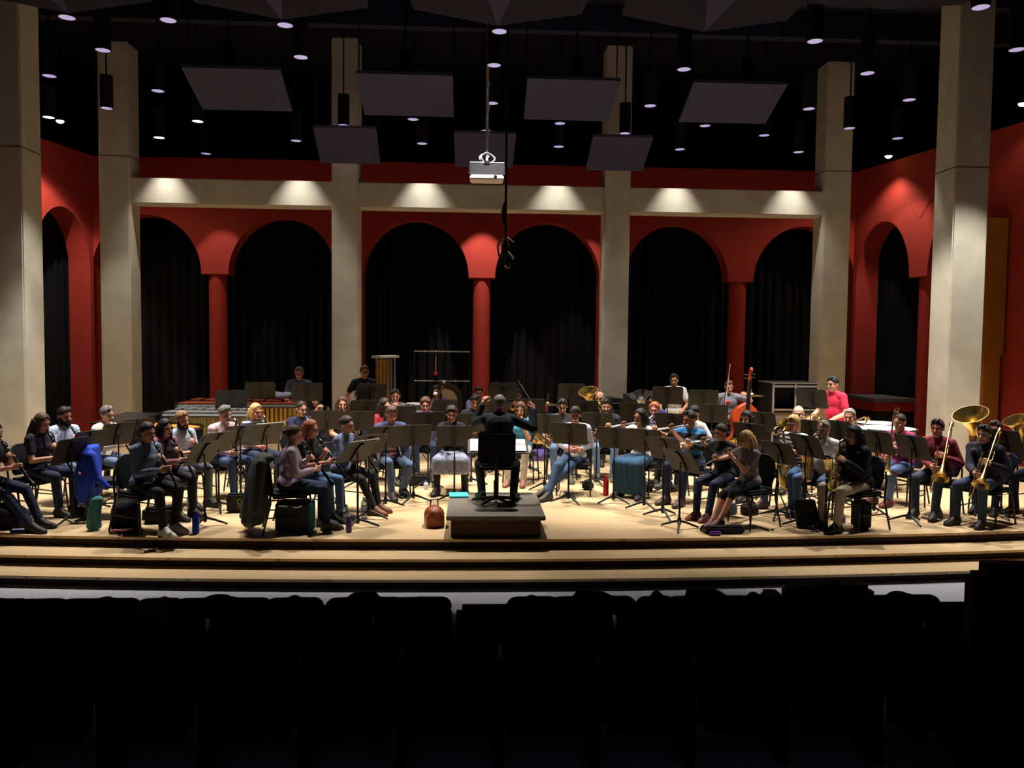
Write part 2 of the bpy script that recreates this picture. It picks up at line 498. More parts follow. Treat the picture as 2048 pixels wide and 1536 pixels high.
# big folded clouds at the top of the view
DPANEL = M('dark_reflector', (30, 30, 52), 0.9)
def cloud(x, w, lab):
    t = thing('folded_reflector', lab, 'acoustic panel', (x, 9.8, 6.75), 0, 'folded acoustic clouds')
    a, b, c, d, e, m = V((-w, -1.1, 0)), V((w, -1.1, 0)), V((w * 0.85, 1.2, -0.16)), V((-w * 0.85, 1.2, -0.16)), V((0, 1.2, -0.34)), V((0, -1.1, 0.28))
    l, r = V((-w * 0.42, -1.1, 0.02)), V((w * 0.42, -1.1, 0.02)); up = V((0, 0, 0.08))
    for nm, tri, mt in (('left_wing', (a, l, e, d), DPANEL), ('right_wing', (r, b, c, e), DPANEL), ('centre_fold_lit', (l, r, e), PANEL)):  # paler middle facet: the light falling on it is put into its colour
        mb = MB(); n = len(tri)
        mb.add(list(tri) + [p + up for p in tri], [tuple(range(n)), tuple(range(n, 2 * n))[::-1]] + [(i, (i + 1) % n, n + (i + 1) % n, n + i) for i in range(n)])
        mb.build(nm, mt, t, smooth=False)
for x, w, q in ((-5.2, 1.25, 'far left'), (-2.5, 1.3, 'left of the cable'), (0.3, 1.3, 'at the hanging microphone cable'), (3.05, 1.3, 'right of the cable')):
    cloud(x, w, 'dark folded acoustic cloud overhead, ' + q)
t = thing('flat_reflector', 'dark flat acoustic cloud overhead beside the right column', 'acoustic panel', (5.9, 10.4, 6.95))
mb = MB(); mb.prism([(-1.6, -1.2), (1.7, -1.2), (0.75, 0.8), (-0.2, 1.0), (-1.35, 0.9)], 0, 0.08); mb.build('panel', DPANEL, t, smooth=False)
# crossing beams and pipes under the ceiling
for i, y in enumerate((11.2, 12.6, 14.0, 15.6)):
    mb = MB(); mb.box((0, y, 8.3), (22, 0.22, 0.5)); o = mb.build('ceiling_girder', M('girder_black', (26, 28, 44), 0.8), smooth=False); o['kind'] = 'structure'

# ---- can lights
LENS = M('lit_lens', (186, 176, 226), 0.4, emit=0.6)
LENSB = M('bright_lens', (255, 250, 235), 0.4, emit=2.2)
can_me = MB().lathe([(0.0, 0.62), (0.118, 0.62), (0.118, 0.0), (0.107, 0.0), (0.107, 0.1)], n=20, caps=False).mesh('housing', BLACK)
lens_me = {k: MB().lathe([(0.001, 0.004), (0.106, 0.004), (0.106, 0.012), (0.001, 0.012)], n=20).mesh('lens', m) for k, m in ((0, LENS), (1, LENSB))}
stem_me = MB().lathe([(0.016, 0.6), (0.016, 2.86)], n=8).mesh('stem', BLACK)

def can(x, y, z, lab, bright=0, power=0.0, half=38, blend=0.45, aim=None, size=0.07):
    t = thing('can_light', lab, 'light', (x, y, z), 0, 'black can lights over the stage')
    link('housing', can_me, t); link('lens', lens_me[bright], t); link('stem', stem_me, t)
    if power:
        ld = bpy.data.lights.new('can_bulb', 'SPOT'); ld.energy = power; ld.color = STAGE_COL
        ld.spot_size = R(half * 2); ld.spot_blend = blend; ld.shadow_soft_size = size
        lo = bpy.data.objects.new('can_bulb', ld); col.objects.link(lo); lo.parent = t; lo.location = (0, 0, 0.0)
        d = (V(aim) - V((x, y, z))).normalized() if aim else V((0, 0, -1))
        lo.rotation_euler = d.to_track_quat('-Z', 'Y').to_euler()
CANZ = 6.65
rows = {}
CANS = [(-4.23, 11.79), (-5.68, 13.08), (-2.7, 13.15), (-4.17, 14.41), (-7.15, 14.42), (-5.62, 15.12), (-7.04, 16.34), (-8.51, 17.11), (-5.59, 17.15), (-2.67, 17.2), (-1.2, 14.57), (-1.21, 16.61), (0.31, 13.28), (0.33, 15.37), (0.25, 17.37), (1.8, 14.64), (1.72, 16.65), (3.16, 17.31), (3.35, 13.23), (4.91, 11.87), (4.79, 14.47), (3.25, 15.28), (4.65, 16.57), (6.09, 17.21), (6.22, 15.22), (7.59, 16.5), (6.33, 13.18), (7.75, 14.52), (8.96, 17.2), (6.53, 10.54), (7.99, 11.97), (3.45, 10.53), (0.35, 11.85), (-2.65, 11.85), (-5.6, 11.8), (0.35, 10.45), (-2.7, 10.45), (-5.7, 10.45)]
def place_word(x, y):
    a = 'far left' if x < -6.3 else 'left' if x < -3.4 else 'centre left' if x < -0.6 else 'centre' if x < 1.0 else 'centre right' if x < 2.5 else 'right' if x < 5.6 else 'far right'
    b = 'nearest' if y < 11.2 else 'near' if y < 12.6 else 'second' if y < 13.8 else 'third' if y < 15.0 else 'fourth' if y < 16.0 else 'fifth' if y < 17.0 else 'rear'
    return a, b
for x, y in CANS:
    a, b = place_word(x, y)
    br = 1 if (x, y) in ((-8.51, 17.11), (-5.59, 17.15)) else 0
    pw, hf, am = SPOTS.get((x, y), (0, 30, None))
    can(x, y, CANZ, 'black can light on a stem over the stage, %s of the %s row' % (a, b), br, pw * STAGE_W, half=hf, aim=am)
for x in (-6.46, -3.68, -1.08, 1.78, 4.36, 6.92):
    a, _ = place_word(x, 17.3)
    can(x, 17.42, 6.37, 'black can light washing the concrete beam, %s' % a, 1 if x < -6 else 0, 34 * STAGE_W, 35, 0.85, size=0.04)
for x, y, z, pw, hf, aim, q in ((0.22, 18.95, 6.4, 130, 22, (0.22, 19.95, 3.0), 'behind the beam at the centre pier'), (-6.0, 18.95, 6.4, 40, 22, (-6.0, 19.95, 3.0), 'behind the beam at the left pier'), (2.8, 18.95, 6.4, 55, 20, (2.8, 19.95, 3.0), 'behind the beam, right of the centre arches')):
    can(x, y, z, 'black can light hanging ' + q, 0, pw * STAGE_W, hf, 0.4, aim, 0.04)
# small bright floodlights on the side walls
for x, y, z, q in ((-8.72, 18.0, 6.81, 'upper left'), (9.44, 18.5, 6.58, 'far right behind the corner column'), (10.17, 15.0, 6.78, 'right edge')):
    t = thing('floodlight', 'small bright floodlight on the %s side wall' % q, 'light', (x, y, z))
    mb = MB(); mb.lathe([(0.03, 0.2), (0.09, 0.05), (0.095, 0.0)], caps=False); mb.build('hood', BLACK, t)
    mb = MB(); mb.ell((0, 0, 0.0), (0.075, 0.075, 0.05)); mb.build('bulb', M('flood_bulb', (255, 240, 190), 0.4, emit=6.0), t)
    s = -1 if x < 0 else 1
    mb = MB(); mb.tube([(0, 0, 0.18), (s * 0.9, 0, 0.1), (s * 0.9, 0, -0.45)], 0.015, 6); mb.build('bracket', BLACK, t)
    ld = bpy.data.lights.new('flood_bulb', 'SPOT'); ld.energy = (20 if y > 16 else 2.5) * STAGE_W; ld.color = (1, 0.9, 0.7); ld.spot_size = R(120); ld.spot_blend = 0.6; ld.shadow_soft_size = 0.06
    lo = bpy.data.objects.new('flood_bulb', ld); col.objects.link(lo); lo.parent = t; lo.location = (0, 0, -0.08)
    lo.rotation_euler = V((-s * 0.35, 0, -1)).to_track_quat('-Z', 'Y').to_euler()

# ---- projector on its pole
t = thing('projector', 'white ceiling projector hanging on a cable-wrapped silver pole', 'projector', (0.22, 14.0, 5.06))
mb = MB(); mb.box((0, 0, -0.06), (0.56, 0.42, 0.075)); mb.build('body', M('projector_white', (226, 222, 212), 0.5), t, bevel=0.02)
mb = MB(); mb.box((0, 0.02, 0.075), (0.6, 0.34, 0.2)); mb.build('upper_case', M('projector_dark', (40, 40, 44), 0.4), t, bevel=0.015)
mb = MB(); mb.tube([(-0.29, -0.12, 0.19), (0.29, -0.12, 0.19)], 0.012, 8); mb.box((0, -0.12, 0.19), (0.1, 0.08, 0.05)); mb.build('mount_bar', CHROME, t)
mb = MB(); mb.tube([(0, 0, 0.16), (0, 0, 4.2)], 0.024, 10); mb.build('pole', M('pole_grey', (200, 200, 205), 0.4, 0.2), t)
mb = MB(); r3 = random.Random(3)
for k in range(7):
    a = r3.uniform(0, 6.28); p = [V((math.cos(a) * 0.14 * math.sin(i / 5 * 3.1), math.sin(a) * 0.14 * math.sin(i / 5 * 3.1) - 0.03, 0.18 + 0.2 * i / 5)) for i in range(6)]
    mb.tube(p, 0.009, 6)
mb.tube([(0.02 * math.cos(i * 0.9) + 0.012, 0.02 * math.sin(i * 0.9) - 0.02, 0.3 + i * 0.06) for i in range(22)], 0.009, 6)
mb.build('cable', M('cable_white', (230, 230, 235), 0.4), t)
mb = MB(); mb.tube([(0.0, -0.02, 1.62), (-0.02, -0.03, 1.75), (0.005, -0.02, 1.9), (0.01, -0.02, 2.1)], 0.013, 6); mb.build('tie', M('tie_yellow', (200, 190, 40), 0.5), t)
mb = MB(); mb.lathe([(0.026, 0), (0.03, 0.03)], T((0.14, -0.2, -0.06)) @ Matrix.Rotation(R(90), 4, 'X'), 16); mb.build('projector_lens', EBONY, t)

# ---- hanging microphone array on a black cable
t = thing('hanging_microphone', 'black microphone cluster hanging on a long dark cable over the conductor', 'microphone', (0.45, 11.5, 3.35))
mb = MB(); mb.tube([(0, 0, 0.36), (0, 0, 5.9)], 0.017, 8); mb.build('cable', M('cable_black', (16, 15, 17), 0.5), t)
mb = MB(); mb.tube([(-0.012, 0, 0.85), (-0.03, 0, 0.72), (-0.02, 0, 0.55)], [0.02, 0.035, 0.02], 8); mb.build('cable_knot', EBONY, t)
mb = MB(); mb.tube([(0, 0, 0.34), (-0.08, 0, 0.33), (-0.11, 0, 0.24), (-0.09, 0, 0.12), (-0.04, 0, 0.05)], 0.012, 8); mb.build('cable_loop', EBONY, t)
mb = MB(); mb.ell((0.0, 0, 0.2), (0.06, 0.06, 0.14)); mb.cap((0.02, 0, 0.1), (0.03, -0.03, -0.02), 0.045, 0.05); mb.build('microphone_head', M('mic_black', (30, 30, 32), 0.3), t)
for a, nm in ((0.6, 'a'), (-0.4, 'b')):
    mb = MB(); mb.cap((0, -0.03, 0.2), (0.1 * a + 0.04, -0.07, 0.02 + 0.1 * a), 0.018, 0.02); mb.build('capsule', M('mic_grey', (120, 122, 124), 0.3, 0.8), t)
mb = MB(); mb.tube([(-0.02, 0, 0.36), (0.03, 0, 0.37), (0.12, 0, 0.3)], 0.01, 6); mb.build('clip', M('mic_grey', (120, 122, 124), 0.3, 0.8), t)

# ================================================================ PEOPLE
def ik(root, target, l1, l2, pole):
    root, target = V(root), V(target); d = target - root; L = d.length
    mx = (l1 + l2) * 0.995
    if L > mx: d = d * (mx / L); L = mx; target = root + d
    L = max(L, abs(l1 - l2) + 0.01)
    a = (l1 * l1 - l2 * l2 + L * L) / (2 * L); h = math.sqrt(max(0, l1 * l1 - a * a))
    u = d.normalized(); p = V(pole); p = (p - u * p.dot(u))
    p = p.normalized() if p.length > 1e-6 else frame_of(u)[0]
    return root + u * a + p * h, target

def add_hand(mb, wrist, h, n, side, curl=1.0):
    """palm, five bent fingers of unequal length, a thumb from the side of the palm"""
    h = V(h).normalized(); n = V(n); n = (n - h * n.dot(h)); n = n.normalized() if n.length > 1e-4 else frame_of(h)[0]
    w = h.cross(n).normalized()
    if side == 'L': w = -w                       # w points from the little finger to the thumb side
    c = V(wrist)
    mb.cap(c, c + h * 0.03, 0.024, 0.026, 8, 2)
    for k in range(4): mb.cap(c + h * 0.02 + w * (k - 1.5) * 0.012, c + h * 0.085 + w * (k - 1.5) * 0.019, 0.014, 0.0125, 7, 2)
    L = (0.075, 0.092, 0.098, 0.088)
    for k in range(4):
        b = c + h * 0.088 + w * (k - 1.5) * 0.0205
        a1, a2, a3 = (R(x * curl) for x in (28 + 6 * (3 - k), 72 + 5 * (3 - k), 112))
        p = [b]
        for f, a in ((0.45, a1), (0.32, a2), (0.25, a3)): p.append(p[-1] + (h * math.cos(a) + n * math.sin(a)) * L[k] * f)
        for q in range(3): mb.cap(p[q], p[q + 1], 0.0098 - q * 0.0008, 0.0092 - q * 0.0008, 7, 2)
    b = c + h * 0.03 + w * 0.026
    t1 = b + (h * 0.65 + w * 0.62 + n * 0.45).normalized() * 0.045
    t2 = t1 + (h * 0.75 + w * 0.0 + n * 0.65).normalized() * 0.036
    mb.cap(b, t1, 0.0125, 0.0108, 7, 2); mb.cap(t1, t2, 0.0108, 0.0095, 7, 2)

SKIN = {'pale': (222, 172, 148), 'fair': (206, 152, 124), 'tan': (178, 124, 94), 'olive': (190, 140, 108), 'brown': (132, 88, 64), 'red': (206, 138, 118)}
HAIR = {'black': (20, 16, 16), 'dark': (44, 32, 26), 'brown': (78, 54, 38), 'light': (130, 96, 62), 'blonde': (186, 148, 92), 'red': (140, 82, 46), 'grey': (120, 114, 108), 'white': (176, 170, 160), 'salt': (96, 90, 86)}

def hair_parts(style, colr, parent, Hm, seed, curly=0.0):
    hm = M('hair', HAIR[colr], 0.6, 0, 0.25, 40, 0.6)
    r = random.Random(seed)
    mb = MB(); f3 = Hm.to_3x3(); C = Hm @ V((0, -0.012, 0.03))
    ph = [r.uniform(0, 6.28) for _ in range(3)]
    def shell(front, sidez, back, thick):
        def fn(p):
            az = math.atan2(p.x, p.y)                      # 0 = face side
            c = math.cos(az)
            line = front * max(0, c) ** 1.2 + sidez * (1 - abs(c)) ** 0.8 + back * max(0, -c) + 0.05 * math.sin(5 * az + ph[2])
            k = (p.z - line) / 0.22
            k = min(1, max(0, k))
            wob = 1 + (0.012 + curly) * math.sin(9 * az + ph[0] + 5 * p.z) * math.sin(7 * p.z + ph[1])
            return (0.84 + 0.16 * k * (3 - 2 * k) / 1.0) * wob + thick * k if k > 0 else 0.84
        return fn
    base = (0.08, 0.1, 0.095)
    if style == 'bald':
        mb.ell(C, base, f3, 22, 14, lambda p: 1.02 if (-0.75 < p.z < 0.05 and p.y < 0.3 and abs(math.atan2(p.x, p.y)) > 1.35) else 0.85)
    elif style == 'cap':
        mb.ell(C, base, f3, 22, 14, shell(0.1, -0.1, -0.45, 0.06))
    elif style in ('short', 'crop', 'receding', 'curlyshort'):
        fr, sd_, th = {'short': (0.56, -0.42, 0.05), 'crop': (0.6, -0.3, 0.012), 'receding': (0.8, -0.35, 0.02), 'curlyshort': (0.46, -0.5, 0.14)}[style]
        mb.ell(C, base, f3, 28, 20, shell(fr, sd_, -0.8, th))
        if style == 'short':
            for k in range(3):
                x = r.uniform(-0.04, 0.03); mb.cap(Hm @ V((x, 0.04, 0.118)), Hm @ V((x + 0.025, 0.076, 0.1)), 0.02, 0.008, 8)
    else:
        mb.ell(C, base, f3, 28, 20, shell(0.56, -0.45, -0.95, 0.06))
        if style in ('long', 'bob', 'curly'):
            dz = {'long': -0.32, 'bob': -0.15, 'curly': -0.17}[style]
            for k in range(9):
                a = R(62 + k * 29.5)
                x, y = math.sin(a) * 0.074, math.cos(a) * 0.086 - 0.02
                sp = 1.12 if style != 'curly' else 1.3
                p1 = Hm @ V((x, y, 0.02)); 
                e = Hm @ V((x * sp, y * 1.08 - 0.012, dz * (0.9 if k in (0, 8) else 1) - r.uniform(0, 0.03)))
                mid = Hm @ V((x * 1.2, y * 1.12, dz * 0.45))
                mb.tube([p1, mid, e, e + (e - mid) * 0.12], [0.028, 0.032, 0.026, 0.008], 8)
                if style == 'curly':
                    for _ in range(3): mb.ell(mid.lerp(e, r.random()), [r.uniform(0.028, 0.04)] * 3, None, 8, 6)
        if style == 'bun':
            mb.ell(Hm @ V((0, -0.115, 0.02)), (0.042, 0.036, 0.042), f3, 12, 8)
        if style == 'lowbun':
            mb.ell(Hm @ V((0, -0.105, -0.05)), (0.045, 0.035, 0.045), f3, 12, 8)
        if style == 'pony':
            mb.tube([Hm @ V((0, -0.09, 0.03)), Hm @ V((0, -0.13, 0.0)), Hm @ V((0, -0.12, -0.12)), Hm @ V((0, -0.1, -0.2))], [0.022, 0.03, 0.028, 0.008], 8)
    return mb.build('hair', hm, parent, angle=80)

def person(nm_label, loc, rz, s=1.0, sit=True, skin='fair', hair=('short', 'brown'), beard=None, glasses=False, shirt=((60, 60, 70), None), sleeve='long', jacket=None,
           pants=(40, 50, 80), bottom='pants', shoes=(40, 34, 32), lean=8, hp=10, hy=0, grips=None, feet=None, woman=False, belly=0.0, seed=1, label=None, seat=0.47, knee_w=0.1, twist=0, collar=None, patch=None):
    """grips: {'L': (pos, palm normal), 'R': ...} in the person's own frame (unscaled)"""
    zoff = seat * (1 - s) if sit else 0.0
    t = thing('person', label or nm_label, 'person', (loc[0], loc[1], loc[2] + zoff), rz, None, s)
    fl = -zoff / s                                         # the floor in local z
    zh = seat + 0.085 if sit else 0.95
    tw = rotz(R(twist))
    u = tw @ V((0, math.sin(R(lean)), math.cos(R(lean))))
    pel = V((0, 0, zh)); bulk = 0.92 if woman else 1.0
    sw = 0.15 if woman else 0.172
    tl = 0.50 if sit else 0.52
    X = tw @ V((1, 0, 0)); Y = u.cross(X)
    TP = lambda x, y, z: pel + X * x + Y * y + u * z
    neck = TP(0, 0.0, tl); hc = neck + u * 0.065 + Y * 0.022 + V((0, 0, 0.055))
    Hm = Matrix.Translation(hc) @ (tw @ rotz(R(hy)) @ rotx(-R(hp))).to_4x4()
    sk = M('skin', SKIN[skin], 0.55, 0, 0.05, 20)
    b = MB(); H = lambda x, y, z: Hm @ V((x, y, z)); h3 = Hm.to_3x3()
    # head
    b.ell(H(0, -0.012, 0.025), (0.074, 0.093, 0.088), h3, 16, 11)
    b.ell(H(0, 0.018, -0.028), (0.062, 0.07, 0.082), h3, 14, 10)
    b.ell(H(0, 0.045, -0.078), (0.043, 0.042, 0.036), h3, 12, 8)
    b.ell(H(0, 0.074, 0.024), (0.046, 0.014, 0.011), h3, 12, 6)
    b.cap(H(0, 0.083, 0.012), H(0, 0.106, -0.03), 0.0095, 0.0145, 8)
    for sx in (-1, 1):
        b.ell(H(sx * 0.076, -0.012, -0.008), (0.011, 0.021, 0.032), h3, 8, 7)
        b.ell(H(sx * 0.04, 0.062, -0.028), (0.02, 0.02, 0.018), h3, 8, 6)
    b.cap(neck - u * 0.05, H(0, -0.02, -0.05), 0.056 * bulk, 0.052 * bulk)
    # torso
    rot3 = Matrix((X, Y, u)).transposed()
    hips = 0.172 if woman else 0.165
    tors = [((0, 0.0, 0.02), (hips, 0.122, 0.12)), ((0, 0.0 + belly * 0.5, 0.17), (0.135 + belly * 0.5, 0.1 + belly, 0.15)), ((0, 0.0, 0.33), (0.152 if woman else 0.168, 0.108, 0.16))]
    if woman: tors.append(((0, 0.055, 0.31), (0.125, 0.08, 0.075)))
    for c, rr in tors: b.ell(TP(*c), rr, rot3, 16, 10)
    SH = {'L': TP(-sw, 0, tl - 0.072), 'R': TP(sw, 0, tl - 0.072)}
    b.cap(SH['L'], SH['R'], 0.055); b.cap(SH['L'], neck - u * 0.02, 0.048, 0.05); b.cap(SH['R'], neck - u * 0.02, 0.048, 0.05)
    # arms
    arms = {}
    g0 = {'L': (V((-0.13, 0.26, zh + 0.07)), V((0.2, 0.1, -1))), 'R': (V((0.13, 0.26, zh + 0.07)), V((-0.2, 0.1, -1)))}
    if not sit: g0 = {'L': (V((-0.25, 0.1, zh - 0.12)), V((1, 0, 0))), 'R': (V((0.25, 0.1, zh - 0.12)), V((-1, 0, 0)))}
    for sd, sx in (('L', -1), ('R', 1)):
        gr = (grips or {}).get(sd) or g0[sd]
        gp, n = V(gr[0]), V(gr[1])
        pole = V(gr[2]) if len(gr) > 2 else V((sx * 0.45, -0.35, -0.9))
        el, w = ik(SH[sd], gp, 0.285, 0.26 + 0.07, pole)
        hd = (gp - el).normalized(); wr = gp - hd * 0.095
        el, wr = ik(SH[sd], wr, 0.285, 0.255, pole); hd = (gp - wr).normalized()
        arms[sd] = (SH[sd], el, wr)
        b.cap(SH[sd], el, 0.05 * bulk, 0.04 * bulk); b.cap(el, wr, 0.04 * bulk, 0.028 * bulk)
        add_hand(b, wr, hd, n, sd)
    # legs
    legs = {}
    for sd, sx in (('L', -1), ('R', 1)):
        hip = pel + V((sx * 0.09, 0, -0.01))
        if feet and sd in feet: fx, fy, fz = feet[sd]
        elif sit: fx, fy, fz = sx * 0.12, 0.46, 0.0
        else: fx, fy, fz = sx * 0.12, 0.02, 0.0
        an = V((fx, fy, fl + fz + 0.085))
        kn, an = ik(hip, an, 0.44, 0.43, V((sx * knee_w * 2, 1, 1.0 if sit else 0.1)))
        legs[sd] = (hip, kn, an)
        b.cap(hip, kn, 0.078, 0.054); b.cap(kn, an, 0.052, 0.036)
        b.cap(an, an + V((an.x - hip.x, 0.35, 0)).normalized() * 0.05 + V((0, 0, -0.035)), 0.034, 0.028)
    soft('body', b, sk, t, 0.0065, 2)
    # eyes, mouth
    em = M('eye', (34, 24, 20), 0.3); lm = M('lips', (160, 84, 78) if woman else (156, 96, 84), 0.5)
    for sx in (-1, 1):
        mb = MB(); mb.ell(H(sx * 0.031, 0.08, 0.002), (0.014, 0.008, 0.0075), h3, 8, 6); mb.build('eye', em, t)
    mb = MB(); mb.ell(H(0, 0.086, -0.062), (0.024, 0.01, 0.008), h3, 10, 6); mb.build('mouth', lm, t)
    mb = MB(); bw = HAIR[hair[1]] if hair else (60, 50, 40)
    mb.tube([H(-0.05, 0.078, 0.024), H(-0.03, 0.09, 0.03), H(-0.012, 0.09, 0.026), H(0, 0.086, 0.025), H(0.012, 0.09, 0.026), H(0.03, 0.09, 0.03), H(0.05, 0.078, 0.024)], [0.004, 0.006, 0.005, 0.001, 0.005, 0.006, 0.004], 6)
    mb.build('eyebrows', M('brow', tuple(int(x * 0.8) for x in bw), 0.8), t)
    if hair and hair[0] != 'none': hair_parts(hair[0], hair[1], t, Hm, seed, 0.05 if hair[0].startswith('curly') else 0.0)
    if beard:
        mb = MB()
        if beard[0] == 'goatee': mb.ell(H(0, 0.082, -0.098), (0.024, 0.02, 0.026), h3, 10, 7); mb.ell(H(0, 0.092, -0.05), (0.028, 0.008, 0.006), h3, 10, 6)
        else:
            th = 1.0 if beard[0] == 'short' else 1.22
            pts = [H(0.074, 0.0, -0.02), H(0.068, 0.02, -0.06), H(0.045, 0.05, -0.095 * th), H(0, 0.07, -0.108 * th), H(-0.045, 0.05, -0.095 * th), H(-0.068, 0.02, -0.06), H(-0.074, 0.0, -0.02)]
            mb.tube(pts, [0.008, 0.018, 0.026 * th, 0.032 * th, 0.026 * th, 0.018, 0.008], 9)
            mb.tube([H(-0.038, 0.07, -0.075), H(-0.02, 0.094, -0.048), H(0, 0.098, -0.045), H(0.02, 0.094, -0.048), H(0.038, 0.07, -0.075)], [0.009, 0.008, 0.007, 0.008, 0.009], 7)
            if beard[0] == 'long': mb.ell(H(0, 0.06, -0.135), (0.045, 0.035, 0.05), h3, 10, 8)
        mb.build('beard', M('beard', HAIR[beard[1]], 0.7, 0, 0.2, 60, 0.5), t, angle=80)
    if glasses:
        mb = MB()
        for sx in (-1, 1):
            mb.tube([H(sx * 0.033 + 0.024 * math.cos(a), 0.1, 0.0 + 0.017 * math.sin(a)) for a in (q * math.pi / 6 for q in range(12))], 0.0028, 5, closed=True)
            mb.tube([H(sx * 0.057, 0.099, 0.006), H(sx * 0.074, 0.07, 0.008), H(sx * 0.08, -0.01, 0.006)], 0.0026, 5)
        mb.tube([H(-0.009, 0.1, 0.004), H(0, 0.104, 0.007), H(0.009, 0.1, 0.004)], 0.0026, 5)
        mb.build('glasses', M('glasses_frame', (24, 20, 22), 0.3), t)
    # clothes
    def torso_cloth(mb, inf, back=0.0, low=True):
        for c, rr in tors[0 if low else 1:]:
            mb.ell(TP(c[0], c[1] + back, c[2]), tuple(k + inf for k in rr), rot3, 16, 10)
        mb.cap(SH['L'] - u * 0.01, SH['R'] - u * 0.01, 0.055 + inf)
        for sd in 'LR': mb.cap(SH[sd], neck - u * 0.035, 0.05 + inf, 0.056 + inf * 0.4)
    def sleeves(mb, inf, kind):
        for sd in 'LR':
            a, e, w = arms[sd]
            if kind == 'none': continue
            if kind == 'short':
                mb.cap(a, a.lerp(e, 0.62), 0.056 * bulk + inf, 0.05 * bulk + inf * 1.3)
            else:
                k = 0.55 if kind == 'rolled' else 0.93
                mb.cap(a, e, 0.053 * bulk + inf, 0.045 * bulk + inf); mb.cap(e, e.lerp(w, k), 0.045 * bulk + inf, 0.033 * bulk + inf)
    c1, pat = shirt[0], shirt[1]
    mb = MB(); torso_cloth(mb, 0.012)
    if not jacket: sleeves(mb, 0.008, sleeve)
    kw = {}
    if pat and pat[0] == 'stripe': kw = dict(stripes=(pat[1], pat[2], 2))
    if pat and pat[0] == 'plaid': kw = dict(stripes=(pat[1], 0.07, 2), plaid=(pat[2], 0.07))
    soft('shirt', mb, cloth(c1, **kw), t, 0.011, 2)
    if jacket:
        mb = MB(); torso_cloth(mb, 0.02, -0.035); sleeves(mb, 0.014, sleeve)
        for sd in 'LR':
            sx = -1 if sd == 'L' else 1
            mb.cap(TP(sx * 0.1, 0.085, tl - 0.1), TP(sx * 0.12, 0.09, 0.05), 0.04, 0.05)
        soft('jacket', mb, cloth(jacket), t, 0.011, 2)
    if collar:
        mb = MB(); mb.tube([neck + X * (0.064 * math.sin(a)) + Y * (0.06 * math.cos(a)) - u * (0.012 + 0.02 * math.cos(a)) for a in (R(25 + 31 * q) for q in range(11))], 0.014, 7)
        mb.build('collar', cloth(collar), t)
    if patch:
        x, z, w, h, c = patch
        mb = MB(); mb.ell(TP(x, 0.112, z), (w, 0.016, h), rot3, 12, 8); mb.build('shirt_print', M('print', c, 0.8, 0, 0.3, 40), t)
    pm = cloth(pants)
    mb = MB(); mb.ell(pel + V((0, 0, 0.0)), (hips + 0.01, 0.135, 0.1), None, 16, 9)
    if bottom in ('pants', 'capri'):
        for sd in 'LR':
            hp_, kn, an = legs[sd]
            mb.cap(hp_, kn, 0.09, 0.066)
            if bottom == 'pants': mb.cap(kn, an - (an - kn) * 0.03, 0.064, 0.052)
            else: mb.cap(kn, kn.lerp(an, 0.12), 0.064, 0.06)
    else:
        hem = 0.25 if bottom == 'skirt' else 0.86
        ks = []
        for sd in 'LR':
            hp_, kn, an = legs[sd]; k2 = kn.lerp(an, hem); ks.append((hp_, kn, k2))
            mb.cap(hp_, kn, 0.1, 0.085); mb.cap(kn, k2, 0.085, 0.1)
        for f in (0.25, 0.5, 0.75):
            mb.cap(ks[0][0].lerp(ks[1][0], f), ks[0][1].lerp(ks[1][1], f), 0.1, 0.08)
            mb.cap(ks[0][1].lerp(ks[1][1], f), ks[0][2].lerp(ks[1][2], f), 0.08, 0.1)
    soft('skirt' if bottom in ('skirt', 'longskirt') else 'trousers', mb, pm, t, 0.012, 2)
    if bottom == 'skirt' and True:
        mb = MB()
        for sd in 'LR':
            hp_, kn, an = legs[sd]; mb = MB(); mb.cap(kn, an, 0.06, 0.046); mb.cap(an, an + V((0, 0.0, -0.05)), 0.046, 0.045); mb.build('boot_shaft', cloth(shoes), t)
    # shoes
    sm = M('shoe', shoes, 0.55, 0, 0.1, 20)
    for sd, sx in (('L', -1), ('R', 1)):
        an = legs[sd][2]; kn = legs[sd][1]
        d = V((an.x - legs[sd][0].x, 0.35, 0)).normalized() if sit else V((sx * 0.25, 1, 0)).normalized()
        w = V((d.y, -d.x, 0)); tip = V((0, 0, 0))
        lift = an.z - 0.085 - fl
        rings = []
        for k, (fy, hw, hh) in enumerate(((-0.07, 0.02, 0.05), (-0.064, 0.038, 0.095), (0.0, 0.046, 0.13), (0.05, 0.047, 0.11), (0.11, 0.05, 0.075), (0.17, 0.047, 0.06), (0.205, 0.034, 0.045), (0.22, 0.014, 0.025))):
            c = V((an.x, an.y, an.z - 0.083)) + d * fy
            ring = []
            for q in range(10):
                a = 2 * math.pi * q / 10
                ring.append(c + w * (hw * math.cos(a)) + V((0, 0, hh * 0.5 + max(-hh * 0.5, hh * 0.62 * math.sin(a)))))
            rings.append(ring)
        mb = MB(); mb.rings(rings); mb.build('shoe', sm, t)
    mouth = Hm @ V((0, 0.1, -0.062))
    return t

def mouth_of(sit=True, seat=0.47, lean=8, twist=0, hp=10, hy=0, **_):
    zh = seat + 0.085 if sit else 0.95
    tw = rotz(R(twist)); u = tw @ V((0, math.sin(R(lean)), math.cos(R(lean)))); X = tw @ V((1, 0, 0)); Y = u.cross(X)
    hc = V((0, 0, zh)) + u * ((0.50 if sit else 0.52) + 0.065) + Y * 0.022 + V((0, 0, 0.055))
    return (Matrix.Translation(hc) @ (tw @ rotz(R(hy)) @ rotx(-R(hp))).to_4x4()) @ V((0, 0.1, -0.062))

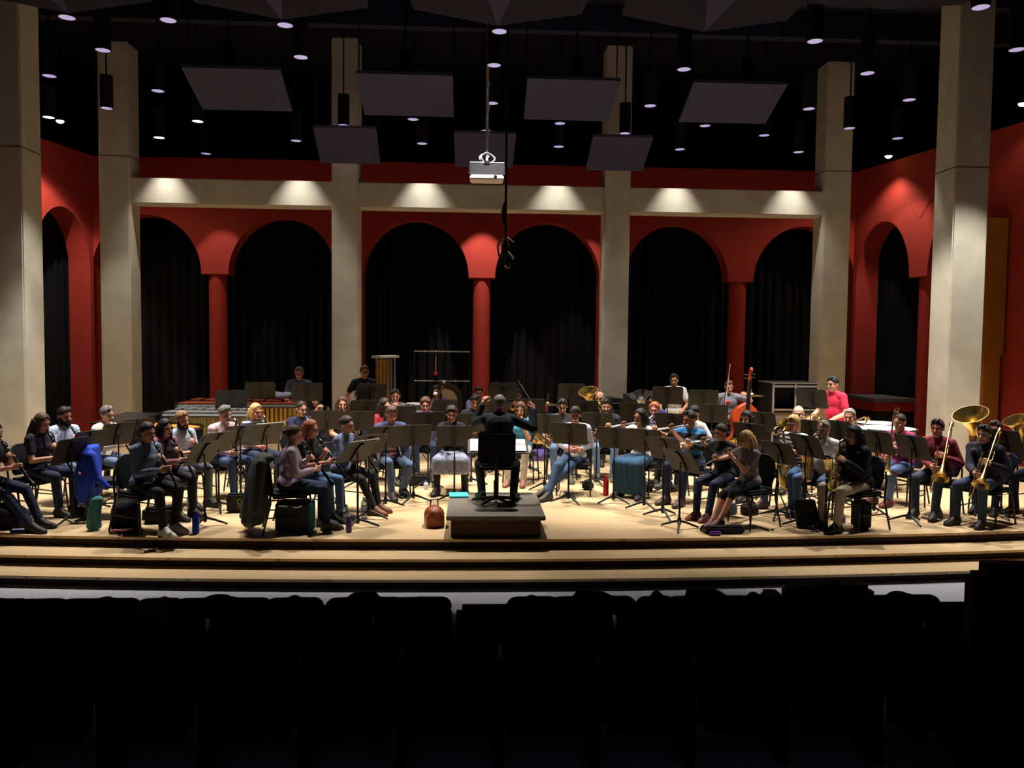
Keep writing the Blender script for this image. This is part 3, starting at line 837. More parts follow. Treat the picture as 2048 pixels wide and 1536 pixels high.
def player(x, y, s, a, ref, label, ins=None, irot=None, ioff=None, ilab=None, hold='LR', z=0.0, has_chair=True, **kw):
    rz = math.atan2(-math.sin(R(a)), -math.cos(R(a)))
    grips = dict(kw.pop('grips', {}) or {})
    im = None
    if ins:
        d = INS[ins]; e = irot or d['rot']; o = V(ioff if ioff is not None else d.get('off', (0, 0, 0)))
        org = (V((0, 0, 0.47)) + o) if d.get('at') == 'lap' else mouth_of(**kw) + o
        im = Matrix.Translation(org) @ (rotz(R(e[2])) @ roty(R(e[1])) @ rotx(R(e[0]))).to_4x4()
        for sd in hold:
            n = d.get('n' + sd, (1, 0.25, 0) if sd == 'L' else (-1, 0.25, 0))
            g = [im @ V(d[sd]), V(n)]
            if 'p' + sd in d: g.append(V(d['p' + sd]))
            grips.setdefault(sd, tuple(g))
    t = person(ref, (x, y, z), rz, s, label=label, grips=grips, seed=int(abs(x * 97 + y * 31)), **kw)
    if ins:
        it = thing(ins.replace('_rest', '').replace('_up', '').replace('silver_', ''), ilab or (INS[ins]['word'] + ' played by the ' + ref), INS[ins]['cat'])
        for n, me in INS[ins]['parts']: link(n, me, it)
        zo = (kw.get('seat', 0.47) * (1 - s)) if kw.get('sit', True) else 0.0
        it.matrix_world = Matrix.Translation((x, y, z + zo)) @ Matrix.Rotation(rz, 4, 'Z') @ Matrix.Scale(s, 4) @ im
    if kw.get('sit', True) and has_chair: chair(x, y, rz, 'black padded chair under the ' + ref)
    return t

# ================================================================ INSTRUMENTS (own frame: origin at the mouthpiece)
INS = {}

def flare(mb, p, d, r0, r1, L, n=18):
    """a bell mouth opening along d from p, with a rolled rim"""
    d = V(d).normalized(); x, y = frame_of(d); rings = []
    prof = [(0, r0)] + [(L * q, r0 + (r1 - r0) * q ** 2.4) for q in (0.3, 0.55, 0.75, 0.88, 0.96, 1.0)]
    prof += [(L * 1.0, r1 * 0.97)] + [(L * q - 0.002, max(r0 * 0.7, r0 + (r1 - r0) * q ** 2.4 - 0.003)) for q in (0.95, 0.85, 0.7, 0.45, 0.15)]
    for z, r in prof: rings.append([V(p) + d * z + (x * math.cos(a) + y * math.sin(a)) * r for a in (2 * math.pi * k / n for k in range(n))])
    mb.rings(rings)

def keys_on(mb, p0, p1, off, cnt, seed, r=0.007):
    rr = random.Random(seed); p0, p1, off = V(p0), V(p1), V(off); sd = (p1 - p0).normalized().cross(off.normalized())
    mb.tube([p0 + off * 1.15, p1 + off * 1.15], 0.0028, 6)
    for k in range(cnt):
        c = p0.lerp(p1, (k + 0.5) / cnt) + off
        mb.ell(c, (r, r, r), None, 8, 5)
        if k % 2: mb.tube([c, c + sd * 0.012 + off * 0.3, c + sd * 0.012 + (p1 - p0).normalized() * 0.04], 0.0032, 5)

def ring_at(mb, p, d, r, w=0.006):
    mb.cap(V(p) - V(d).normalized() * w, V(p) + V(d).normalized() * w, r, r, 10, 1)

# clarinet
mb = MB(); mb.lathe([(0.006, 0.0), (0.010, -0.05), (0.0125, -0.075), (0.0155, -0.08), (0.0165, -0.12), (0.015, -0.145), (0.0135, -0.15), (0.014, -0.36), (0.0165, -0.37), (0.0165, -0.39), (0.0145, -0.4), (0.016, -0.59), (0.021, -0.62), (0.035, -0.68), (0.0365, -0.69), (0.033, -0.69), (0.02, -0.64)], n=14)
k = MB(); keys_on(k, (0, 0, -0.17), (0, 0, -0.56), (0, 0.017, 0), 13, 1)
for z in (-0.078, -0.148, -0.38, -0.6): ring_at(k, (0, 0, z), (0, 0, 1), 0.0172, 0.004)
INS['clarinet'] = dict(parts=[('tube', mb.mesh('tube', EBONY)), ('keywork', k.mesh('keywork', SILVER))], rot=(38, 0, 0), L=(-0.02, 0.0, -0.23), R=(0.02, 0.0, -0.41), word='black clarinet', cat='clarinet')
# oboe
mb = MB(); mb.lathe([(0.003, 0), (0.003, -0.06), (0.009, -0.065), (0.009, -0.28), (0.012, -0.29), (0.0115, -0.52), (0.016, -0.55), (0.02, -0.59), (0.017, -0.61)], n=12)
k = MB(); keys_on(k, (0, 0, -0.1), (0, 0, -0.52), (0, 0.013, 0), 15, 2)
INS['oboe'] = dict(parts=[('tube', mb.mesh('tube', EBONY)), ('keywork', k.mesh('keywork', SILVER))], rot=(42, 0, 0), L=(-0.02, 0, -0.2), R=(0.02, 0, -0.36), word='black oboe', cat='oboe')
# bass clarinet
mb = MB(); mb.tube([(0, 0.15, -0.06), (0, 0.13, -0.4), (0, 0.11, -0.78)], [0.018, 0.02, 0.022], 12)
n_ = MB(); n_.tube([(0, 0.035, 0.0), (0, 0.08, 0.02), (0, 0.125, 0.015), (0, 0.15, -0.02), (0, 0.15, -0.08)], [0.011, 0.012, 0.013, 0.015, 0.017], 10)
bl = MB(); bl.tube([(0, 0.11, -0.76), (0, 0.11, -0.82), (0, 0.135, -0.86), (0, 0.17, -0.85), (0, 0.19, -0.81)], [0.024, 0.025, 0.027, 0.03, 0.034], 12); flare(bl, (0, 0.19, -0.815), (0, 0.35, 1), 0.034, 0.075, 0.1)
mp = MB(); mp.tube([(0, -0.005, -0.008), (0, 0.045, 0.004)], [0.006, 0.014], 8)
k = MB(); keys_on(k, (0, 0.155, -0.12), (0, 0.125, -0.72), (0, 0.024, 0), 14, 3, 0.011)
INS['bass_clarinet'] = dict(parts=[('tube', mb.mesh('tube', EBONY)), ('neck', n_.mesh('neck', SILVER)), ('bell', bl.mesh('bell', SILVER)), ('mouthpiece', mp.mesh('mouthpiece', EBONY)), ('keywork', k.mesh('keywork', SILVER))], rot=(4, 0, 0), L=(-0.025, 0.15, -0.22), R=(0.025, 0.14, -0.46), word='silver-belled bass clarinet', cat='bass clarinet')
# flute
mb = MB(); mb.tube([(-0.06, 0, 0), (0.0, 0, 0), (0.16, 0, 0), (0.165, 0, 0), (0.2, 0, 0), (0.61, 0, 0)], [0.011, 0.011, 0.0105, 0.012, 0.0105, 0.0105], 12); mb.ell((0, 0, 0.009), (0.014, 0.01, 0.005), None, 8, 5)
k = MB(); keys_on(k, (0.2, 0, 0), (0.56, 0, 0), (0, 0, 0.012), 14, 4, 0.0075)
INS['flute'] = dict(parts=[('tube', mb.mesh('tube', SILVER)), ('keywork', k.mesh('keywork', SILVER))], rot=(0, 12, 24), L=(0.2, -0.012, -0.012), R=(0.4, 0.0, -0.012), nL=(0.2, 0.1, 1), nR=(0, 0.7, 0.5), pL=(-0.5, 0.2, -1), pR=(1, -0.4, -0.4), word='silver flute', cat='flute')
# saxophones
def sax(s):
    P = [V(p) * s for p in ((0, 0.05, 0.005), (0, 0.1, 0.015), (0, 0.135, -0.01), (0, 0.14, -0.06), (0, 0.135, -0.3), (0, 0.125, -0.52), (0.005, 0.14, -0.585), (0.015, 0.18, -0.6), (0.02, 0.22, -0.575), (0.02, 0.235, -0.5), (0.02, 0.245, -0.36))]
    rr = [q * s for q in (0.009, 0.011, 0.0125, 0.0145, 0.023, 0.033, 0.037, 0.038, 0.038, 0.039, 0.045)]
    b = MB(); b.tube(P, rr, 14); bl = MB(); flare(bl, P[-1], (0, 0.3, 1), 0.045 * s, 0.066 * s, 0.14 * s)
    m = MB(); m.tube([(0, -0.004, -0.006), V((0, 0.055, 0.006)) * s], [0.006, 0.012], 8)
    k = MB(); keys_on(k, V((0, 0.14, -0.12)) * s, V((0, 0.13, -0.5)) * s, (0.0, 0.028 * s, 0), 9, 5, 0.017 * s); keys_on(k, V((0.0, 0.138, -0.16)) * s, V((0.0, 0.128, -0.5)) * s, (0.032 * s, 0.0, 0), 7, 6, 0.014 * s)
    return [('tube', b.mesh('tube', BRASS)), ('bell', bl.mesh('bell', BRASS)), ('mouthpiece', m.mesh('mouthpiece', EBONY)), ('keywork', k.mesh('keywork', BRASS))]
INS['alto_saxophone'] = dict(parts=sax(1.0), rot=(6, 0, 0), L=(-0.03, 0.15, -0.2), R=(0.035, 0.15, -0.42), word='brass alto saxophone', cat='saxophone')
INS['tenor_saxophone'] = dict(parts=sax(1.25), rot=(2, 10, 0), L=(-0.03, 0.17, -0.24), R=(0.04, 0.17, -0.5), word='large brass tenor saxophone', cat='saxophone')
# trumpet
def trumpet(m):
    b = MB(); b.tube([(0, 0.05, 0), (0, 0.36, 0), (0, 0.395, -0.02), (0, 0.39, -0.06), (0, 0.355, -0.075), (0, 0.24, -0.075)], 0.0065, 8)
    b.tube([(0, 0.19, -0.03), (0.0, 0.1, -0.03), (0, 0.07, -0.055), (0, 0.1, -0.085), (0, 0.2, -0.085)], 0.0065, 8)
    bl = MB(); bl.tube([(0, 0.2, -0.085), (0, 0.16, -0.085), (0.0, 0.1, -0.06), (0, 0.12, -0.012), (0, 0.2, -0.008), (0, 0.36, -0.008)], [0.0065, 0.0065, 0.007, 0.0075, 0.009, 0.013], 10); flare(bl, (0, 0.35, -0.008), (0, 1, 0), 0.013, 0.062, 0.14)
    v = MB()
    for y in (0.185, 0.208, 0.231): v.tube([(0, y, -0.11), (0, y, 0.02)], 0.0105, 10); v.tube([(0, y, 0.02), (0, y, 0.045)], 0.004, 6); v.ell((0, y, 0.046), (0.008, 0.008, 0.003), None, 8, 5)
    p = MB(); p.tube([(0, 0, 0), (0, 0.012, 0), (0, 0.03, 0), (0, 0.07, 0)], [0.0135, 0.011, 0.005, 0.005], 10)
    return [('tubing', b.mesh('tubing', m)), ('bell', bl.mesh('bell', m)), ('valves', v.mesh('valves', m)), ('mouthpiece', p.mesh('mouthpiece', SILVER))]
INS['trumpet'] = dict(parts=trumpet(BRASS), rot=(-12, 0, 0), L=(-0.03, 0.2, -0.04), R=(0.03, 0.21, 0.01), nL=(1, 0, 0), nR=(-0.6, 0, -0.7), word='brass trumpet', cat='trumpet')
INS['silver_trumpet'] = dict(INS['trumpet'], parts=trumpet(SILVER), word='silver trumpet')
# trombone
b = MB(); x0 = -0.1
b.tube([(0, 0.06, 0), (0, 0.62, 0), (0, 0.66, -0.015), (0, 0.675, -0.05), (0, 0.66, -0.085), (0, 0.62, -0.1), (0, 0.07, -0.1)], 0.0085, 8)
b.tube([(0.0, 0.3, 0.0), (0.0, 0.3, -0.1)], 0.007, 8); b.tube([(0, 0.12, 0), (0, 0.12, -0.1)], 0.007, 8)
bs = MB(); bs.tube([(0, 0.07, -0.1), (x0 * 0.5, 0.06, -0.1), (x0, 0.03, -0.1), (x0, -0.3, -0.1), (x0, -0.36, -0.085), (x0, -0.38, -0.05), (x0, -0.36, 0.0), (x0, -0.3, 0.02), (x0, 0.0, 0.02), (x0, 0.3, 0.02)], [0.0085, 0.0085, 0.0085, 0.009, 0.0095, 0.01, 0.0105, 0.011, 0.013, 0.02], 10)
bs.tube([(x0, -0.05, -0.1), (x0, -0.05, 0.02)], 0.006, 6); bs.lathe([(0.03, -0.025), (0.03, 0.025)], T((x0, -0.41, -0.04)) @ Matrix.Rotation(R(90), 4, 'X'), 12)
bl = MB(); flare(bl, (x0, 0.29, 0.02), (0, 1, 0), 0.02, 0.105, 0.22)
p = MB(); p.tube([(0, 0, 0), (0, 0.015, 0), (0, 0.04, 0), (0, 0.08, 0)], [0.018, 0.014, 0.006, 0.006], 10)
INS['trombone'] = dict(parts=[('slide', b.mesh('slide', BRASS)), ('tuning_section', bs.mesh('tuning_section', BRASS)), ('bell', bl.mesh('bell', BRASS)), ('mouthpiece', p.mesh('mouthpiece', SILVER))], rot=(-14, 0, 0), L=(-0.04, 0.1, -0.05), R=(0.02, 0.32, -0.05), nL=(1, 0, 0), nR=(-1, 0, 0), word='brass trombone', cat='trombone')
INS['trombone_rest'] = dict(INS['trombone'], rot=(-48, 0, 8), off=(-0.08, 0.1, -0.15))
INS['trombone_up'] = dict(INS['trombone'], rot=(-84, 0, 0), off=(0.0, 0.22, -0.12))
# french horn, resting on the lap: origin at the coil's middle
b = MB(); b.tube([(0.14 * math.cos(a), 0, 0.14 * math.sin(a)) for a in (q * math.pi / 10 for q in range(20))], 0.011, 8, closed=True)
b.tube([(0.1 * math.cos(a), 0.02, 0.11 * math.sin(a)) for a in (q * math.pi / 8 for q in range(16))], 0.009, 8, closed=True)
b.tube([(0.06 * math.cos(a) - 0.03, -0.02, 0.07 * math.sin(a)) for a in (q * math.pi / 7 for q in range(14))], 0.009, 8, closed=True)
b.tube([(-0.14, 0, 0.02), (-0.05, 0.02, 0.1), (0.06, 0.0, 0.0), (0.1, 0, -0.1)], 0.009, 8)
b.tube([(-0.13, 0, 0.05), (-0.12, -0.02, 0.16), (-0.05, -0.05, 0.25)], [0.008, 0.006, 0.005], 8)
v = MB()
for q in range(3): v.tube([(-0.02 + q * 0.035, 0.04, 0.01), (-0.02 + q * 0.035, -0.03, 0.01)], 0.016, 10)
bl = MB(); bl.tube([(-0.1, 0, -0.1), (0.0, 0.0, -0.15), (0.1, 0.0, -0.12), (0.16, 0, -0.05)], [0.012, 0.017, 0.025, 0.036], 12); flare(bl, (0.15, 0, -0.06), (0.8, -0.25, 0.35), 0.036, 0.155, 0.16, 20)
INS['french_horn'] = dict(parts=[('coil', b.mesh('coil', BRASS)), ('valves', v.mesh('valves', BRASS)), ('bell', bl.mesh('bell', BRASS))], at='lap', off=(0.12, 0.27, 0.2), rot=(0, 0, 0), L=(-0.12, 0.02, 0.04), R=(0.12, 0, -0.02), nL=(1, 0, 0), nR=(-1, 0, 0), word='brass french horn', cat='french horn')
# tuba and euphonium: origin at the mouthpiece
def tuba(s, m):
    b = MB(); C = V((0.0, 0.2, -0.25)) * s
    b.tube([C + V((0.15 * math.cos(a), 0, 0.27 * math.sin(a))) * s for a in (q * math.pi / 10 for q in range(20))], 0.028 * s, 10, closed=True)
    b.tube([C + V((0.1 * math.cos(a), 0.03, 0.19 * math.sin(a))) * s for a in (q * math.pi / 8 for q in range(16))], 0.018 * s, 8, closed=True)
    b.tube([C + V((0.06 * math.cos(a) + 0.02, -0.04, 0.1 * math.sin(a) - 0.05)) * s for a in (q * math.pi / 7 for q in range(14))], 0.012 * s, 8, closed=True)
    b.tube([V((0, 0.03, 0)) * s, V((-0.06, 0.1, 0.0)) * s, C + V((-0.13, -0.03, 0.1)) * s], 0.008 * s, 8)
    v = MB()
    for q in range(4): v.tube([C + V((-0.06 + q * 0.04, 0.06, -0.1)) * s, C + V((-0.06 + q * 0.04, 0.06, 0.06)) * s], 0.016 * s, 10)
    bl = MB(); bl.tube([C + V((0.15, 0, -0.12)) * s, C + V((0.16, 0, 0.05)) * s, C + V((0.15, 0.04, 0.28)) * s], [0.05 * s, 0.06 * s, 0.075 * s], 16); flare(bl, C + V((0.15, 0.035, 0.27)) * s, (0.12, 0.55, 1), 0.075 * s, 0.215 * s, 0.3 * s, 28)
    p = MB(); p.tube([(0, 0, 0), (0, 0.02, 0), (0, 0.05, 0)], [0.02, 0.016, 0.007], 10)
    return [('coil', b.mesh('coil', m)), ('valves', v.mesh('valves', SILVER)), ('bell', bl.mesh('bell', m)), ('mouthpiece', p.mesh('mouthpiece', SILVER))]
INS['tuba'] = dict(parts=tuba(1.1, BRASS), rot=(0, 0, 0), L=(-0.2, 0.2, -0.2), R=(0.06, 0.3, -0.26), nL=(1, 0, 0), nR=(-0.5, -1, 0), word='large upright brass tuba', cat='tuba')
INS['euphonium'] = dict(parts=tuba(0.78, BRASS), rot=(0, 0, 0), L=(-0.15, 0.15, -0.18), R=(0.06, 0.22, -0.2), nL=(1, 0, 0), nR=(-0.5, -1, 0), word='brass euphonium', cat='euphonium')
INS['silver_euphonium'] = dict(INS['euphonium'], parts=tuba(0.78, SILVER), word='silver euphonium')
# bassoon
MAPLE = M('bassoon_maple', (58, 24, 20), 0.3)
lo, hi = V((0.2, 0.05, -0.72)), V((-0.17, 0.24, 0.3)); d = hi - lo
b = MB(); b.tube([lo, lo + d * 0.25], [0.034, 0.033], 14); b.tube([lo + d * 0.24, lo + d * 0.62, lo + d * 0.97], [0.024, 0.022, 0.021], 12)
b.tube([lo + d * 0.24 + V((-0.03, 0, 0)), lo + d * 0.55 + V((-0.03, 0, 0))], 0.015, 10)
r_ = MB(); r_.tube([lo + d * 0.965, lo + d * 0.99, lo + d * 1.0], [0.026, 0.027, 0.025], 14)
bo = MB(); bo.tube([lo + d * 0.55 + V((-0.03, 0, 0)), (-0.09, 0.17, 0.06), (-0.05, 0.12, 0.06), (-0.01, 0.03, 0.01), (0, 0, 0)], [0.006, 0.005, 0.004, 0.003, 0.004], 8)
k = MB(); keys_on(k, lo + d * 0.1, lo + d * 0.9, (0.0, 0.026, 0.01), 14, 8, 0.01)
INS['bassoon'] = dict(parts=[('tube', b.mesh('tube', MAPLE)), ('bell_ring', r_.mesh('bell_ring', M('ivory', (236, 230, 216), 0.4))), ('bocal', bo.mesh('bocal', SILVER)), ('keywork', k.mesh('keywork', SILVER))], rot=(0, 0, 0), L=tuple(lo + d * 0.62 + V((-0.02, 0, 0))), R=tuple(lo + d * 0.34 + V((0.02, 0, 0))), nL=(1, 0, 0), nR=(-1, 0.2, 0), word='dark wooden bassoon', cat='bassoon')
# drum sticks / mallets
def mallet(p0, p1, lab, ball=(200, 190, 170), cat='mallet', nm='mallet', r=0.016):
    t = thing(nm, lab, cat, p0)
    a, b_ = V((0, 0, 0)), V(p1) - V(p0)
    mb = MB(); mb.tube([a, b_], [0.007, 0.0055], 8); mb.build('shaft', M('stick_wood', (206, 164, 104), 0.5), t)
    if ball: mb = MB(); mb.ell(b_, (r, r, r), None, 10, 7); mb.build('head', M('mallet_felt', ball, 0.9), t)
    return t

# ---------------------------------------------------------------- chairs and stands
seat_me = None
def chair_parts():
    p = []
    mb = MB(); mb.box((0, 0.02, 0.445), (0.46, 0.44, 0.06)); p.append(('seat', mb.mesh('seat', FABRIC, bevel=0.025)))
    mb = MB(); rings = []
    for z, w, y in ((0.50, 0.17, -0.2), (0.53, 0.2, -0.205), (0.62, 0.225, -0.215), (0.74, 0.225, -0.23), (0.82, 0.2, -0.245), (0.87, 0.15, -0.255), (0.885, 0.09, -0.258)):
        rings.append([V((w * math.cos(a), y + 0.03 * math.sin(a) - 0.03 * math.cos(a) ** 2 * -1, z)) for a in (2 * math.pi * q / 16 for q in range(16))])
    mb.rings(rings); p.append(('backrest', mb.mesh('backrest', FABRIC)))
    for sx in (-1, 1):
        mb = MB(); mb.tube([(sx * 0.225, 0.2, 0.42), (sx * 0.235, 0.215, 0.38), (sx * 0.25, 0.25, 0.0)], 0.0125, 8); p.append(('leg', mb.mesh('leg', STEEL)))
        mb = MB(); mb.tube([(sx * 0.2, -0.245, 0.72), (sx * 0.225, -0.235, 0.6), (sx * 0.235, -0.2, 0.44), (sx * 0.235, -0.2, 0.36), (sx * 0.25, -0.29, 0.0)], 0.0125, 8); p.append(('leg', mb.mesh('leg', STEEL)))
    mb = MB(); mb.tube([(-0.235, 0.2, 0.405), (-0.235, -0.2, 0.405), (0.235, -0.2, 0.405), (0.235, 0.2, 0.405)], 0.011, 8, closed=True); mb.tube([(-0.24, 0.23, 0.2), (-0.24, -0.24, 0.2)], 0.009, 6); mb.tube([(0.24, 0.23, 0.2), (0.24, -0.24, 0.2)], 0.009, 6); p.append(('seat_frame', mb.mesh('seat_frame', STEEL)))
    return p
CHAIR = chair_parts()
def chair(x, y, rz, lab):
    t = thing('chair', lab, 'chair', (x, y, 0), rz, 'black padded orchestra chairs')
    for n, me in CHAIR: link(n, me, t)
    return t

def stand_parts():
    p = {}
    mb = MB(); w, h = 0.255, 0.165
    out = [(-w, -h), (w, -h), (w + 0.005, h - 0.03), (w - 0.02, h), (-w + 0.02, h), (-w - 0.005, h - 0.03)]
    mb.prism(out, -0.002, 0.002, Matrix(((1, 0, 0, 0), (0, 0, 1, 0), (0, 1, 0, 0), (0, 0, 0, 1))))
    p['desk'] = mb.mesh('desk', STANDM, smooth=False)
    mb = MB(); mb.box((0, 0.032, -h - 0.003), (2 * w, 0.066, 0.004)); mb.box((0, 0.064, -h + 0.008), (2 * w, 0.004, 0.02)); p['ledge'] = mb.mesh('ledge', STANDM, smooth=False)
    mb = MB(); mb.prism([(-0.035, -0.15), (0.035, -0.15), (0.05, 0.06), (0.03, 0.14), (-0.03, 0.14), (-0.05, 0.06)], -0.02, -0.001, Matrix(((1, 0, 0, 0), (0, 0, 1, 0), (0, 1, 0, 0), (0, 0, 0, 1)))); p['bracket'] = mb.mesh('bracket', BLACK, bevel=0.006)
    mb = MB(); mb.tube([(0, 0, 0.06), (0, 0, 0.62)], 0.0135, 10); p['tube'] = mb.mesh('tube', BLACK)
    mb = MB(); mb.tube([(0, 0, 0.6), (0, 0, 1.0)], 0.009, 8); p['pole'] = mb.mesh('pole', STEEL)
    mb = MB(); mb.lathe([(0.018, 0.05), (0.026, 0.08), (0.024, 0.13), (0.016, 0.15)], n=12); p['hub'] = mb.mesh('hub', BLACK)
    for k in range(3):
        a = R(90 + 120 * k); d = V((math.cos(a), math.sin(a), 0)); mb = MB()
        mb.tube([d * 0.015 + V((0, 0, 0.1)), d * 0.1 + V((0, 0, 0.075)), d * 0.2 + V((0, 0, 0.035)), d * 0.26 + V((0, 0, 0.012))], [0.017, 0.015, 0.013, 0.011], 8); p['leg%d' % k] = mb.mesh('leg', BLACK)
    return p
STAND = stand_parts()
def music_stand(x, y, zc, rz, tilt, lab, legrot=0.0, paper=None):
    """zc: desk middle height; the player's side is +Y of the stand"""
    t = thing('music_stand', lab, 'music stand', (x, y, 0), rz, 'black music stands')
    top = zc - 0.01
    for k in ('desk', 'ledge', 'bracket'):
        o = link(k, STAND[k], t if k == 'desk' else dk)
        if k == 'desk': dk = o; o.location = (0, 0.012, zc); o.rotation_euler = (R(tilt), 0, 0)
    o = link('tube', STAND['tube'], t)
    o = link('pole', STAND['pole'], t); o.location = (0, 0, top - 1.0)
    o = link('hub', STAND['hub'], t)
    for k in range(3): o = link('leg', STAND['leg%d' % k], t); o.rotation_euler = (0, 0, legrot)
    if paper:
        p = thing('sheet_music', paper, 'sheet music', (0, 0, 0))
        mb = MB(); mb.box((-0.12, 0.0, 0.0), (0.225, 0.003, 0.3)); mb.box((0.12, 0.0, 0.0), (0.225, 0.003, 0.3))
        mb.build('pages', PAPER, p, smooth=False)
        p.matrix_world = Matrix.Translation((x, y, 0)) @ Matrix.Rotation(rz, 4, 'Z') @ Matrix.Translation((0, 0.012, zc)) @ Matrix.Rotation(R(tilt), 4, 'X') @ Matrix.Translation((0.035, 0.0055, 0.035))
    return t

